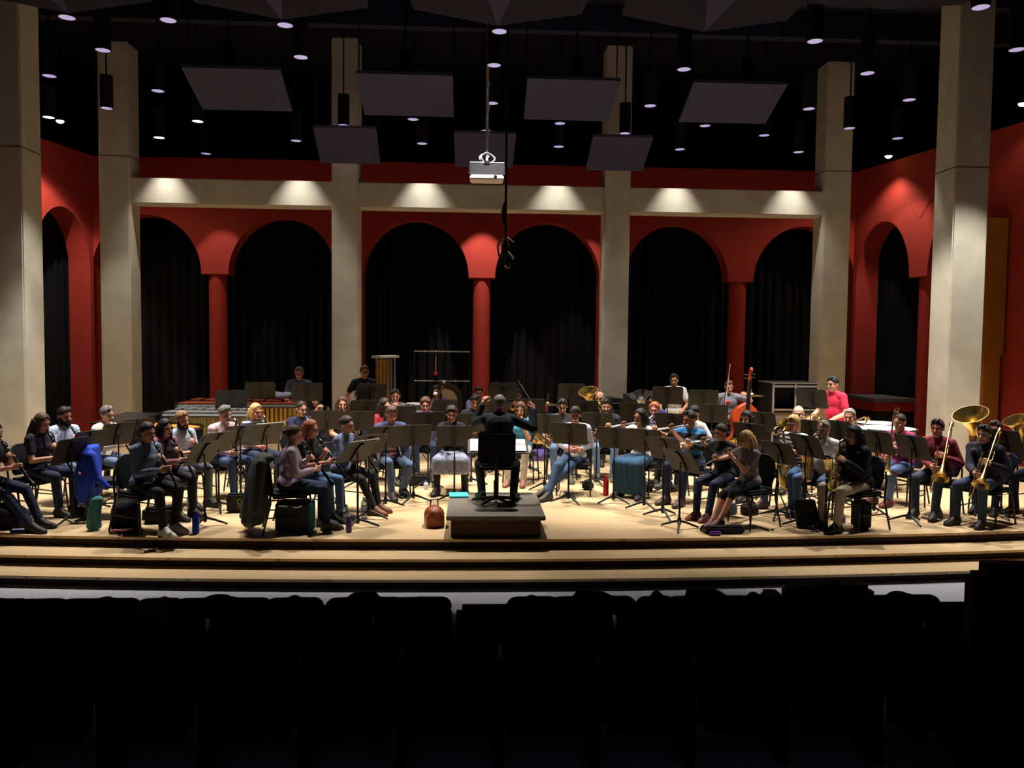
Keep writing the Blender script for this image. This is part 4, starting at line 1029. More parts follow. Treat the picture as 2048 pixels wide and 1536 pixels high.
# ================================================================ THE BAND
PEOPLE = [
 (-5.73, 9.92, 0.968, 78, 'man at the left edge in a dark shirt', 'man in a dark shirt playing clarinet at the left edge of the stage', 'clarinet', {'skin': 'fair', 'hair': ('short', 'dark'), 'shirt': ((30, 30, 34), None), 'sleeve': 'short', 'pants': (32, 40, 64), 'lean': 10, 'feet': {'L': (-0.12, 0.62, 0), 'R': (0.12, 0.7, 0)}}),
 (-5.59, 10.77, 1.005, 72, 'long-haired woman in a dark tee on the left', 'woman with long brown hair in a dark tee playing clarinet at far left', 'clarinet', {'woman': True, 'skin': 'fair', 'hair': ('long', 'brown'), 'shirt': ((40, 38, 52), None), 'sleeve': 'short', 'pants': (32, 40, 64), 'hp': 20}),
 (-5.65, 11.5, 1.035, 62, 'bearded man in a pale blue shirt, left', 'bearded man in a pale blue shirt playing clarinet at far left', 'clarinet', {'skin': 'olive', 'hair': ('short', 'black'), 'beard': ('short', 'black'), 'shirt': ((176, 188, 214), None), 'sleeve': 'long', 'pants': (86, 104, 128)}),
 (-5.29, 11.97, 1.007, 66, 'grey-haired woman in a cream cardigan', 'grey-haired woman with glasses in a cream cardigan playing clarinet on the left', 'clarinet', {'woman': True, 'glasses': True, 'skin': 'fair', 'hair': ('short', 'salt'), 'shirt': ((216, 208, 196), None), 'pants': (90, 104, 130)}),
 (-3.86, 9.8, 0.989, 60, 'woman in the grey-blue sweater', 'woman with tied hair in a grey-blue sweater playing clarinet, front left', 'clarinet', {'woman': True, 'skin': 'fair', 'hair': ('lowbun', 'dark'), 'shirt': ((104, 116, 144), None), 'pants': (30, 30, 34), 'shoes': (190, 184, 176), 'lean': 6, 'feet': {'L': (-0.1, 0.4, 0), 'R': (0.12, 0.48, 0)}}),
 (-3.97, 10.62, 0.949, 62, 'woman in the maroon cardigan', 'dark-haired woman in a maroon and pink cardigan playing clarinet, left', 'clarinet', {'woman': True, 'skin': 'fair', 'hair': ('long', 'black'), 'shirt': ((40, 34, 46), None), 'jacket': (150, 92, 104), 'pants': (30, 30, 34), 'irot': (34, 0, 10)}),
 (-4.0, 11.32, 0.997, 58, 'bearded man in a light blue tee', 'bearded man in a light blue tee playing clarinet, second row left', 'clarinet', {'skin': 'fair', 'hair': ('short', 'light'), 'beard': ('short', 'dark'), 'shirt': ((168, 190, 214), None), 'sleeve': 'short', 'pants': (84, 90, 104)}),
 (-3.6, 11.92, 1.038, 52, 'grey-haired man in the checked shirt', 'grey-haired man in a pink checked shirt playing bass clarinet', 'bass_clarinet', {'skin': 'fair', 'hair': ('short', 'salt'), 'shirt': ((206, 180, 186), ('plaid', (226, 206, 208), (170, 120, 140))), 'pants': (52, 70, 102)}),
 (-3.35, 12.66, 1.006, 48, 'blonde woman in the striped top', 'blonde woman with glasses in a navy striped top playing bass clarinet', 'bass_clarinet', {'woman': True, 'glasses': True, 'skin': 'red', 'hair': ('bob', 'blonde'), 'shirt': ((44, 48, 72), ('stripe', (180, 184, 196), 0.05)), 'sleeve': 'rolled', 'pants': (32, 40, 64)}),
 (-2.74, 13.09, 1.014, 40, 'man with glasses in a navy sweater', 'man with cropped hair and glasses in a navy sweater, behind the grey coat', 'oboe', {'glasses': True, 'skin': 'fair', 'hair': ('crop', 'dark'), 'shirt': ((34, 36, 62), None), 'pants': (32, 40, 64), 'irot': (52, 0, 0)}),
 (-2.84, 14.92, 1.028, 20, 'black-haired woman in black at back left', 'woman with black hair in black playing silver trumpet at back left', 'silver_trumpet', {'woman': True, 'skin': 'fair', 'hair': ('long', 'black'), 'shirt': ((30, 30, 34), None), 'pants': (30, 30, 34), 'irot': (-4, 0, 10)}),
 (-2.18, 9.8, 0.949, 104, 'woman in the lilac top, turned away', 'woman with a brown ponytail in a lilac top, turned away, front left clarinet', 'clarinet', {'woman': True, 'skin': 'fair', 'hair': ('bun', 'brown'), 'shirt': ((176, 158, 176), None), 'pants': (32, 40, 64), 'shoes': (92, 84, 80), 'lean': 6, 'hy': -6, 'irot': (34, 0, 0), 'feet': {'L': (-0.1, 0.42, 0), 'R': (0.12, 0.46, 0)}}),
 (-2.12, 10.45, 0.965, 72, 'red-blonde woman in the black top', 'woman with red-blonde hair in a black patterned top playing clarinet', 'clarinet', {'woman': True, 'glasses': True, 'skin': 'red', 'hair': ('bob', 'red'), 'shirt': ((30, 30, 34), None), 'sleeve': 'short', 'pants': (66, 92, 128)}),
 (-1.74, 11.0, 0.967, 62, 'woman in the denim shirt', 'woman with glasses and dark tied hair in a blue denim shirt, with clarinet', 'clarinet', {'woman': True, 'glasses': True, 'skin': 'fair', 'hair': ('bun', 'dark'), 'shirt': ((100, 112, 142), None), 'sleeve': 'rolled', 'pants': (30, 30, 34), 'shoes': (110, 66, 44), 'feet': {'L': (-0.1, 0.55, 0), 'R': (0.1, 0.62, 0)}}),
 (-2.19, 13.89, 1.044, 15, 'man with long curly brown hair', 'bearded man with long curly brown hair in black playing saxophone', 'tenor_saxophone', {'skin': 'fair', 'hair': ('curly', 'brown'), 'beard': ('short', 'brown'), 'shirt': ((30, 30, 34), None), 'sleeve': 'short', 'pants': (30, 30, 34)}),
 (-2.1, 15.4, 1.08, 8, 'man in glasses with the left bassoon', 'man with glasses in a black tee playing the leftmost bassoon', 'bassoon', {'glasses': True, 'skin': 'pale', 'hair': ('short', 'dark'), 'shirt': ((30, 30, 34), None), 'sleeve': 'short', 'pants': (30, 30, 34)}),
 (-1.47, 13.33, 1.064, 42, 'long-haired bearded man in a red tee', 'bearded man with long dark hair in a red tee', 'clarinet', {'skin': 'fair', 'hair': ('long', 'dark'), 'beard': ('short', 'dark'), 'shirt': ((150, 34, 44), None), 'sleeve': 'short', 'pants': (52, 70, 102)}),
 (-1.44, 15.57, 1.08, 4, 'young man in a grey tee behind red tee', 'young man with short dark hair in a grey tee playing trumpet at back', 'silver_trumpet', {'skin': 'red', 'hair': ('short', 'dark'), 'shirt': ((112, 112, 118), None), 'sleeve': 'short', 'pants': (30, 30, 34)}),
 (-1.21, 12.13, 1.033, 22, 'man in a blue hooded jacket', 'man in a blue hooded jacket over a red striped shirt playing oboe', 'oboe', {'skin': 'red', 'hair': ('short', 'brown'), 'shirt': ((150, 52, 54), ('stripe', (206, 176, 170), 0.06)), 'jacket': (62, 72, 104), 'pants': (72, 92, 120), 'hp': 22, 'feet': {'L': (-0.14, 0.2, 0), 'R': (0.1, 0.46, 0)}}),
 (-0.78, 13.88, 1.04, 2, 'woman in the lavender cardigan', 'short-haired woman with glasses in a lavender cardigan playing bassoon', 'bassoon', {'woman': True, 'glasses': True, 'skin': 'red', 'hair': ('curlyshort', 'brown'), 'shirt': ((196, 184, 180), None), 'jacket': (120, 112, 150), 'pants': (32, 40, 64)}),
 (-0.74, 17.09, 1.078, 0, 'long-haired player in the purple tee', 'player with long black hair in a purple tee playing bassoon before the gong', 'bassoon', {'skin': 'pale', 'hair': ('long', 'black'), 'shirt': ((62, 52, 104), None), 'sleeve': 'short', 'pants': (30, 30, 34)}),
 (-0.3, 12.39, 1.01, 0, 'woman in the grey satin skirt', 'woman with curly hair, black cardigan, grey satin skirt and boots', 'oboe', {'woman': True, 'glasses': True, 'skin': 'red', 'hair': ('curlyshort', 'dark'), 'shirt': ((30, 30, 34), None), 'pants': (128, 132, 152), 'bottom': 'skirt', 'shoes': (30, 28, 32), 'irot': (52, 0, 0), 'feet': {'L': (-0.2, 0.36, 0), 'R': (0.2, 0.36, 0)}}),
 (0.06, 14.29, 1.077, 0, 'short-haired man in a navy tee', 'man with short black hair in a navy tee holding a french horn', 'french_horn', {'skin': 'tan', 'hair': ('short', 'black'), 'shirt': ((32, 32, 44), None), 'sleeve': 'short', 'pants': (32, 40, 64), 'hp': 18}),
 (0.13, 16.65, 1.079, 4, 'man in a lavender-grey tee behind navy tee', 'man in a lavender-grey tee playing trumpet in the back row', 'silver_trumpet', {'skin': 'tan', 'hair': ('short', 'black'), 'shirt': ((110, 108, 140), None), 'sleeve': 'short', 'pants': (30, 30, 34)}),
 (0.93, 16.4, 1.039, -12, 'dark-haired woman in black beside conductor', 'dark-haired woman in black playing trumpet at back, beside the baton', 'trumpet', {'woman': True, 'skin': 'tan', 'hair': ('short', 'black'), 'shirt': ((30, 30, 34), None), 'pants': (30, 30, 34)}),
 (0.81, 13.24, 1.02, -14, 'woman in the turquoise tee', 'woman with brown hair in a turquoise tee resting her cheek on her hand', None, {'woman': True, 'skin': 'fair', 'hair': ('long', 'brown'), 'shirt': ((70, 150, 190), None), 'sleeve': 'short', 'pants': (176, 166, 150), 'shoes': (120, 80, 70), 'grips': {'L': ((-0.02, 0.2, 1.02), (0, -1, 0.2))}, 'hp': 16}),
 (1.51, 13.62, 1.054, -4, 'man with glasses in a dark grey tee', 'man with glasses in a dark grey tee holding a horn on his lap', 'french_horn', {'glasses': True, 'skin': 'fair', 'hair': ('short', 'dark'), 'beard': ('goatee', 'brown'), 'shirt': ((76, 76, 84), None), 'sleeve': 'short', 'pants': (90, 108, 142), 'hp': 18, 'shoes': (90, 84, 80)}),
 (1.55, 12.17, 1.029, -10, 'man in a white shirt with crossed ankles', 'dark-haired man in a white shirt and jeans, hands in lap, ankles crossed', None, {'skin': 'red', 'hair': ('short', 'dark'), 'shirt': ((212, 218, 236), None), 'pants': (58, 82, 112), 'hp': 24, 'lean': 4, 'shoes': (60, 52, 44), 'grips': {'L': ((-0.05, 0.22, 0.68), (1, 0, -0.4), (-0.25, -0.5, -1)), 'R': ((0.05, 0.2, 0.68), (-1, 0, -0.4), (0.25, -0.5, -1))}, 'feet': {'L': (0.4, 0.62, 0.03), 'R': (0.33, 0.6, 0)}, 'seat': 0.47, 'glasses': True}),
 (2.44, 15.43, 1.079, -18, 'bald man with glasses at back', 'bald man with glasses playing a brass euphonium at the back', 'euphonium', {'glasses': True, 'skin': 'fair', 'hair': ('bald', 'dark'), 'shirt': ((30, 30, 34), None), 'sleeve': 'short', 'pants': (30, 30, 34)}),
 (2.28, 13.78, 1.043, -10, 'black-bearded man in a charcoal shirt', 'man with a full black beard in a charcoal shirt holding a french horn', 'french_horn', {'skin': 'fair', 'hair': ('short', 'black'), 'beard': ('full', 'black'), 'shirt': ((48, 46, 52), None), 'sleeve': 'long', 'pants': (96, 116, 144), 'shoes': (90, 84, 80)}),
 (3.33, 14.92, 1.05, -22, 'man in blue with dark glasses at back', 'man with dark glasses in a blue tee playing a silver euphonium at back', 'silver_euphonium', {'glasses': True, 'skin': 'tan', 'hair': ('short', 'black'), 'shirt': ((70, 80, 160), None), 'sleeve': 'short', 'pants': (30, 30, 34)}),
 (2.54, 12.1, 1.003, -38, 'woman in the long teal skirt', 'black-haired woman with glasses in a white tee and long teal skirt playing flute', 'flute', {'woman': True, 'glasses': True, 'skin': 'tan', 'hair': ('bob', 'black'), 'shirt': ((216, 206, 202), None), 'sleeve': 'short', 'pants': (36, 68, 96), 'bottom': 'longskirt', 'shoes': (40, 36, 38), 'hy': -14, 'lean': 4, 'feet': {'L': (-0.16, 0.34, 0), 'R': (0.16, 0.34, 0)}}),
 (3.0, 13.23, 1.039, -22, 'woman in the patterned grey top', 'woman with red-brown tied hair and glasses in a patterned grey top', 'flute', {'woman': True, 'glasses': True, 'skin': 'red', 'hair': ('bun', 'red'), 'shirt': ((120, 112, 124), ('stripe', (70, 64, 84), 0.045)), 'sleeve': 'short', 'pants': (30, 30, 34), 'irot': (0, 40, 30)}),
 (3.2, 11.61, 1.04, -48, 'man in the blue striped polo', 'young man in a blue and black striped polo playing flute', 'flute', {'skin': 'tan', 'hair': ('short', 'dark'), 'shirt': ((60, 120, 170), ('stripe', (34, 34, 40), 0.15)), 'sleeve': 'short', 'pants': (32, 40, 64), 'hy': -14, 'lean': 10, 'shoes': (60, 44, 38)}),
 (3.56, 12.65, 1.023, -70, 'man in white with a black cap', 'man with a black cap and glasses in a white tee, turned left', None, {'glasses': True, 'skin': 'tan', 'hair': ('cap', 'black'), 'shirt': ((208, 204, 198), None), 'sleeve': 'short', 'pants': (32, 40, 64), 'hy': -10}),
 (3.34, 10.62, 0.918, -52, 'woman in the black sweater', 'dark-haired woman in a black sweater playing flute beside the blonde flutist', 'flute', {'woman': True, 'skin': 'olive', 'hair': ('lowbun', 'dark'), 'shirt': ((24, 24, 28), None), 'pants': (32, 40, 64), 'hy': -14, 'shoes': (110, 62, 54), 'hp': 14, 'feet': {'L': (-0.1, 0.5, 0), 'R': (0.1, 0.5, 0)}}),
 (3.49, 10.04, 0.892, -62, 'blonde woman with bare calves', 'blonde woman with glasses, grey-black top and bare calves playing flute, front right', 'flute', {'woman': True, 'glasses': True, 'skin': 'fair', 'hair': ('bob', 'blonde'), 'shirt': ((122, 112, 120), None), 'sleeve': 'short', 'jacket': None, 'pants': (26, 26, 30), 'bottom': 'capri', 'shoes': (110, 60, 54), 'hy': -14, 'hp': 14, 'irot': (0, 32, 30), 'feet': {'L': (-0.05, 0.62, 0.04), 'R': (0.05, 0.66, 0.02)}}),
 (4.68, 14.77, 0.941, -6, 'double bass player', 'young man in a grey tee standing to play the double bass', None, {'sit': False, 'skin': 'fair', 'hair': ('short', 'brown'), 'shirt': ((124, 126, 138), None), 'sleeve': 'short', 'pants': (32, 40, 64), 'hp': 14, 'patch': (0.03, 0.36, 0.06, 0.03, (190, 44, 70)), 'grips': {'L': ((-0.27, 0.27, 1.47), (1, 0.2, 0), (-1, 0, -0.2)), 'R': ((0.2, 0.32, 1.02), (0, 0, -1))}}),
 (4.15, 12.05, 0.996, -42, 'dark-haired woman behind the blonde flutist', 'dark-haired woman in dark clothes playing alto saxophone behind the blonde flutist', 'alto_saxophone', {'woman': True, 'skin': 'olive', 'hair': ('long', 'black'), 'shirt': ((40, 36, 50), None), 'pants': (30, 30, 34)}),
 (4.55, 11.22, 1.01, -52, 'blonde woman in the striped tee', 'blonde woman with glasses in a black and white striped tee playing saxophone', 'tenor_saxophone', {'woman': True, 'glasses': True, 'skin': 'red', 'hair': ('pony', 'blonde'), 'shirt': ((224, 222, 222), ('stripe', (34, 34, 42), 0.055)), 'sleeve': 'short', 'pants': (64, 88, 126), 'shoes': (84, 66, 58), 'ioff': (0, 0, 0), 'feet': {'L': (-0.2, 0.42, 0), 'R': (0.2, 0.46, 0)}}),
 (5.13, 12.58, 1.05, -30, 'bald man with a trombone', 'bald man in a dark plum shirt playing trombone', 'trombone', {'skin': 'pale', 'hair': ('bald', 'dark'), 'shirt': ((62, 50, 78), None), 'pants': (30, 30, 34), 'irot': (-8, 0, -20)}),
 (4.74, 10.68, 0.986, -54, 'grey-bearded man in a white jacket', 'man with grey hair and a long white beard in a white jacket playing saxophone', 'alto_saxophone', {'skin': 'fair', 'hair': ('receding', 'grey'), 'beard': ('long', 'white'), 'shirt': ((206, 202, 204), None), 'pants': (72, 96, 134), 'belly': 0.05, 'shoes': (50, 44, 40), 'collar': (40, 38, 46), 'feet': {'L': (-0.2, 0.4, 0), 'R': (0.16, 0.4, 0)}}),
 (4.82, 9.93, 0.995, -68, 'woman in the black jacket', 'woman with long black hair and a black jacket playing alto saxophone, front right', 'alto_saxophone', {'woman': True, 'glasses': True, 'skin': 'fair', 'hair': ('long', 'black'), 'shirt': ((30, 30, 34), None), 'jacket': (24, 24, 32), 'pants': (172, 156, 136), 'belly': 0.03, 'shoes': (40, 36, 36), 'lean': 8}),
 (5.78, 12.18, 1.037, -40, 'grey-haired man in pale blue', 'grey-haired man in a pale blue shirt playing trombone', 'trombone', {'skin': 'red', 'hair': ('crop', 'grey'), 'shirt': ((176, 190, 222), None), 'pants': (30, 30, 34), 'irot': (-10, 0, -10)}),
 (6.24, 11.52, 1.006, -62, 'man in the plaid shirt', 'man with glasses in a red and blue plaid shirt holding a trombone upright', 'trombone_up', {'glasses': True, 'skin': 'fair', 'hair': ('crop', 'dark'), 'shirt': ((150, 50, 84), ('plaid', (64, 52, 110), (170, 60, 90))), 'sleeve': 'long', 'pants': (84, 108, 150), 'shoes': (96, 36, 40), 'patch': (0, 0.3, 0.06, 0.06, (190, 186, 184))}),
 (6.32, 10.74, 1.011, -48, 'man in the maroon sweatshirt', 'man in a maroon sweatshirt resting a trombone towards the floor', 'trombone_rest', {'skin': 'red', 'hair': ('short', 'dark'), 'shirt': ((124, 38, 52), None), 'pants': (50, 58, 78), 'hp': 6}),
 (7.3, 11.03, 0.96, -46, 'tuba player', 'tuba player in navy half hidden behind the big brass bell', 'tuba', {'skin': 'fair', 'hair': ('short', 'dark'), 'shirt': ((44, 46, 84), None), 'pants': (32, 40, 64)}),
 (6.64, 10.2, 0.981, -58, 'man in a navy jacket with a trombone', 'dark-haired man in a navy jacket resting a trombone, front right', 'trombone_rest', {'skin': 'fair', 'hair': ('short', 'black'), 'shirt': ((34, 34, 48), None), 'jacket': (26, 28, 44), 'pants': (46, 56, 80), 'belly': 0.03, 'hp': 6, 'feet': {'L': (-0.14, 0.36, 0), 'R': (0.14, 0.46, 0)}}),
 (7.91, 10.94, 0.964, -62, 'player at the right edge', 'player in dark jeans with a euphonium at the right edge', 'euphonium', {'skin': 'fair', 'hair': ('short', 'dark'), 'shirt': ((30, 30, 34), None), 'pants': (32, 40, 64)}),
 (3.86, 15.44, 0.997, -20, 'percussionist in a white tee', 'dark-bearded man in a white tee standing at the drums', None, {'sit': False, 'skin': 'olive', 'hair': ('short', 'dark'), 'beard': ('goatee', 'dark'), 'shirt': ((228, 226, 222), None), 'sleeve': 'short', 'pants': (30, 30, 34), 'lean': 10, 'grips': {'L': ((-0.18, 0.42, 1.02), (0, 0, -1)), 'R': ((0.2, 0.42, 1.0), (0, 0, -1))}}),
 (6.07, 13.36, 1.026, -62, 'timpanist in a red tee', 'man with glasses in a bright red tee standing at the timpani', None, {'sit': False, 'glasses': True, 'skin': 'fair', 'hair': ('short', 'black'), 'shirt': ((196, 38, 66), None), 'sleeve': 'short', 'pants': (30, 30, 34), 'belly': 0.03, 'grips': {'L': ((-0.2, 0.42, 1.02), (0, 0, -1)), 'R': ((0.2, 0.44, 1.0), (0, 0, -1))}, 'hp': 6}),
 (-3.33, 15.97, 1.024, 14, 'percussionist in a grey-blue shirt', 'grey-haired man in a grey-blue shirt standing at the marimba', None, {'sit': False, 'skin': 'red', 'hair': ('short', 'salt'), 'shirt': ((74, 80, 104), None), 'sleeve': 'short', 'pants': (30, 30, 34), 'hp': 20, 'grips': {'L': ((-0.17, 0.42, 1.04), (0, 0, -1)), 'R': ((0.17, 0.44, 1.04), (0, 0, -1))}, 'collar': (60, 66, 90)}),
 (-2.11, 16.01, 1.046, 22, 'percussionist in a black polo', 'man with glasses in a black polo standing by the tubular bells', None, {'sit': False, 'glasses': True, 'skin': 'red', 'hair': ('short', 'brown'), 'shirt': ((34, 34, 42), None), 'sleeve': 'short', 'pants': (30, 30, 34), 'collar': (28, 28, 34), 'patch': (0.08, 0.37, 0.025, 0.014, (150, 150, 160))}),
]
for x, y, s, a, ref, label, ins, kw in PEOPLE:
    player(x, y, s, a, ref, label, ins, **kw)
STANDS = [
 (-4.87, 10.19, 0.889, 73, 22, 'black music stand before the long-haired woman at far left', None),
 (-4.97, 10.9, 0.905, 66, 22, 'black music stand before the bearded man in pale blue, far left', None),
 (-4.82, 11.4, 0.954, 61, 22, 'black music stand before the grey-haired woman in cream', None),
 (-4.88, 12.2, 0.935, 55, 22, 'black music stand behind the woman in the grey-blue sweater', None),
 (-3.22, 10.01, 0.896, 68, 32, 'black music stand nearest the blue bottle, front left', None),
 (-3.33, 10.92, 0.904, 57, 30, 'black music stand behind the one nearest the blue bottle', None),
 (-3.21, 11.52, 0.928, 50, 26, 'black music stand before the grey-haired man in checks', None),
 (-2.87, 11.6, 0.934, 47, 26, 'black music stand before the blonde bass clarinetist, white sheets on it', 'white sheet music open on the stand before the blonde bass clarinetist'),
 (-1.37, 9.92, 0.928, 52, 40, 'black music stand nearest on the left, white sheets on it', 'white sheet music on the nearest left stand'),
 (-1.3, 10.42, 0.944, 41, 34, 'black music stand just behind the nearest left stand', None),
 (-1.16, 11.12, 0.971, 30, 28, 'black music stand before the man in the blue hooded jacket', None),
 (-0.81, 11.5, 0.942, 21, 22, 'black music stand between the hooded jacket man and the satin skirt', None),
 (-0.67, 12.7, 1.021, 13, 22, 'black music stand before the bassoonist in lavender', None),
 (-0.24, 11.67, 0.918, 10, 22, 'black music stand before the woman in the satin skirt', None),
 (-0.0, 12.87, 0.985, 4, 22, 'black music stand before the horn player in the navy tee', None),
 (-0.5, 14.2, 1.109, 8, 22, 'black music stand before the bassoonist at the gong', None),
 (1.13, 12.51, 1.012, -12, 22, 'black music stand right behind the conductor', None),
 (1.38, 11.49, 0.982, -20, 22, 'black music stand before the man in the white shirt', None),
 (2.0, 12.97, 1.003, -21, 22, 'black music stand before the black-bearded horn player', None),
 (2.02, 11.46, 0.926, -31, 22, 'black music stand by the red bottle', None),
 (2.37, 11.04, 0.95, -40, 22, 'black music stand before the woman in the teal skirt', None),
 (2.51, 10.53, 0.901, -49, 26, 'black music stand before the flutist in the striped polo', None),
 (2.55, 9.83, 0.841, -61, 34, 'black music stand nearest on the right, before the blonde flutist', None),
 (1.95, 14.18, 1.11, -16, 22, 'black music stand before the bald euphonium player', None),
 (2.81, 14.04, 1.084, -25, 22, 'black music stand before the euphonium player in blue', None),
 (1.89, 15.5, 1.333, 0, 22, 'black music stand at the very back beside the right concrete column', None),
 (3.34, 13.83, 1.38, -10, 22, 'black music stand before the percussionist in white', None),
 (4.03, 14.09, 1.315, -10, 22, 'black music stand between the white tee and the double bass', None),
 (4.01, 13.48, 1.107, -20, 22, 'black music stand before the double bass player', None),
 (3.04, 12.32, 1.058, -36, 22, 'black music stand before the woman in the patterned grey top', None),
 (4.5, 12.55, 1.067, -47, 22, 'black music stand before the bald trombonist', None),
 (3.83, 11.08, 1.036, -55, 22, 'black music stand before the dark-haired saxophonist', None),
 (4.0, 10.46, 0.858, -63, 28, 'black music stand before the blonde saxophonist in stripes', None),
 (4.16, 9.96, 1.016, -71, 30, 'black music stand before the grey-bearded saxophonist', None),
 (5.54, 13.12, 1.395, -45, 22, 'black music stand before the timpanist in red', None),
 (4.88, 11.63, 1.037, -57, 22, 'black music stand behind the grey-bearded saxophonist', None),
 (5.12, 11.22, 1.069, -62, 22, 'black music stand before the trombonist in pale blue', None),
 (5.42, 10.69, 0.98, -68, 22, 'black music stand before the man in the plaid shirt', None),
 (5.63, 10.18, 0.98, -73, 22, 'black music stand before the trombonist in the maroon sweatshirt', None),
 (7.07, 10.52, 1.023, -74, 22, 'black music stand behind the trombonist in the navy jacket', None),
 (-1.69, 13.97, 1.383, 20, 22, 'black music stand before the percussionist in the black polo', None),
 (-2.79, 14.02, 1.38, 10, 22, 'black music stand before the percussionist at the marimba', None),
 (-3.76, 14.77, 1.352, 14, 22, 'black music stand standing lit above the marimba', None),
 (-4.07, 14.08, 1.247, 20, 22, 'black music stand before the marimba and the red column', None),
 (-1.75, 12.65, 1.027, 12, 22, 'black music stand before the curly-haired saxophonist', None),
 (-2.26, 12.98, 1.008, 20, 22, 'black music stand before the man in the navy sweater', None),
 (-1.76, 13.76, 1.12, 10, 22, 'black music stand before the leftmost bassoonist', None),
 (-1.14, 13.03, 1.082, 10, 22, 'black music stand before the long-haired man in red', None),
 (0.54, 14.26, 1.399, 0, 22, 'black music stand black against the curtain behind the conductor', None),
 (1.02, 14.13, 1.134, -7, 22, 'black music stand before the trumpeter in black', None),
 (0.35, 13.86, 1.151, -1, 22, 'black music stand before the trumpeter in lavender grey', None),
]
for i, (x, y, z, a, tilt, lab, paper) in enumerate(STANDS):
    rz = math.atan2(math.sin(R(a)), math.cos(R(a)))
    music_stand(x, y, z, rz, tilt, lab, R((i * 47) % 60 - 30), paper)

# ================================================================ CONDUCTOR
PODT = M('podium_carpet', (116, 108, 97), 0.9, 0, 0.15, 30)
PODS = M('podium_side', (84, 56, 40), 0.6, 0, 0.2, 6)
t = thing('podium', 'low brown conductor podium with a grey carpeted top at the stage edge', 'podium', (0.29, 10.1, 0))
mb = MB(); mb.box((0, 0, 0.105), (1.04, 1.4, 0.21)); mb.build('box', PODS, t, bevel=0.008)
mb = MB(); mb.box((0, 0, 0.235), (1.15, 1.5, 0.05)); mb.build('top', PODT, t, bevel=0.008)
for sx in (-0.45, 0.45):
    for z in (0.05, 0.17):
        mb = MB(); mb.lathe([(0.012, 0), (0.01, 0.008)], T((sx, -0.7, z)) @ Matrix.Rotation(R(90), 4, 'X'), 10); mb.build('bolt', STEEL, t)
t = thing('conductor_chair', 'tall black conductor stool with a star base on the podium', 'stool', (0.31, 10.15, 0.26))
mb = MB(); mb.box((0, 0.02, 0.47), (0.42, 0.4, 0.07)); mb.build('seat', FABRIC, t, bevel=0.03)
mb = MB(); mb.box((0, -0.2, 0.72), (0.46, 0.06, 0.4)); mb.build('backrest', FABRIC, t, bevel=0.028)
mb = MB(); mb.tube([(0, -0.05, 0.44), (0, -0.22, 0.44), (0, -0.24, 0.6)], 0.018, 8); mb.build('back_bracket', BLACK, t)
mb = MB(); mb.tube([(0, 0, 0.06), (0, 0, 0.28), (0, 0, 0.281), (0, 0, 0.45)], [0.03, 0.03, 0.018, 0.018], 12); mb.build('post', BLACK, t)
for k in range(5):
    a = R(90 + 72 * k); d = V((math.cos(a), math.sin(a), 0)); mb = MB(); mb.tube([(0, 0, 0.07), d * 0.15 + V((0, 0, 0.055)), d * 0.31 + V((0, 0, 0.022))], [0.024, 0.02, 0.015], 8); mb.build('leg', BLACK, t)
RH = V((0.44, 0.22, 1.22)); LH = V((-0.17, 0.42, 1.28))
person('conductor', (0.34, 10.22, 0.26), R(0), 1.0, label='grey-haired conductor in black seen from behind, arms raised, on the podium', skin='red', hair=('crop', 'grey'), shirt=((28, 30, 38), None), sleeve='long', jacket=(30, 32, 42), pants=(24, 25, 32), shoes=(60, 56, 52),
       lean=12, seat=0.53, hp=2, twist=-4, belly=0.06, seed=5, collar=(30, 32, 40),
       grips={'R': (RH, (-0.6, 0.5, -0.5), (1, -0.2, -0.5)), 'L': (LH, (0.5, 0.6, -0.4), (-0.5, 0.1, -1))}, feet={'L': (-0.2, 0.12, 0.0), 'R': (0.2, 0.12, 0.0)})
t = thing('baton', 'thin pale conducting baton in the raised right hand of the conductor', 'baton', (0, 0, 0))
w0 = V((0.34, 10.22, 0.26)) + RH + V((0.0, 0.03, 0.0)); t.location = w0
mb = MB(); mb.tube([(0, 0, 0), (-0.19, 0.12, 0.3)], [0.0035, 0.002], 6); mb.build('shaft', PAPER, t)
mb = MB(); mb.ell((0.008, -0.005, -0.012), (0.012, 0.012, 0.02), None, 8, 6); mb.build('handle', M('cork', (150, 110, 70), 0.7), t)
t = thing('conductor_stand', 'wide low music stand in front of the conductor', 'music stand', (0.36, 11.1, 0))
mb = MB(); mb.box((0, 0, 0), (0.82, 0.5, 0.012)); o = mb.build('desk', STANDM, t); o.location = (0, 0, 0.845); o.rotation_euler = (R(14), 0, 0)
mb = MB(); mb.tube([(0, 0, 0.05), (0, 0, 0.84)], 0.018, 10); mb.build('pole', BLACK, t)
for k in range(3):
    a = R(30 + 120 * k); mb = MB(); mb.tube([(0, 0, 0.09), (math.cos(a) * 0.28, math.sin(a) * 0.28, 0.012)], [0.017, 0.011], 8); mb.build('leg', BLACK, t)
t = thing('score', 'open white score on the wide stand in front of the conductor', 'score', (0.36, 11.1, 0.864))
mb = MB(); mb.box((-0.19, 0, 0), (0.37, 0.44, 0.008)); mb.box((0.19, 0, 0), (0.37, 0.44, 0.008)); o = mb.build('pages', PAPER, t, smooth=False); o.rotation_euler = (R(14), 0, 0)

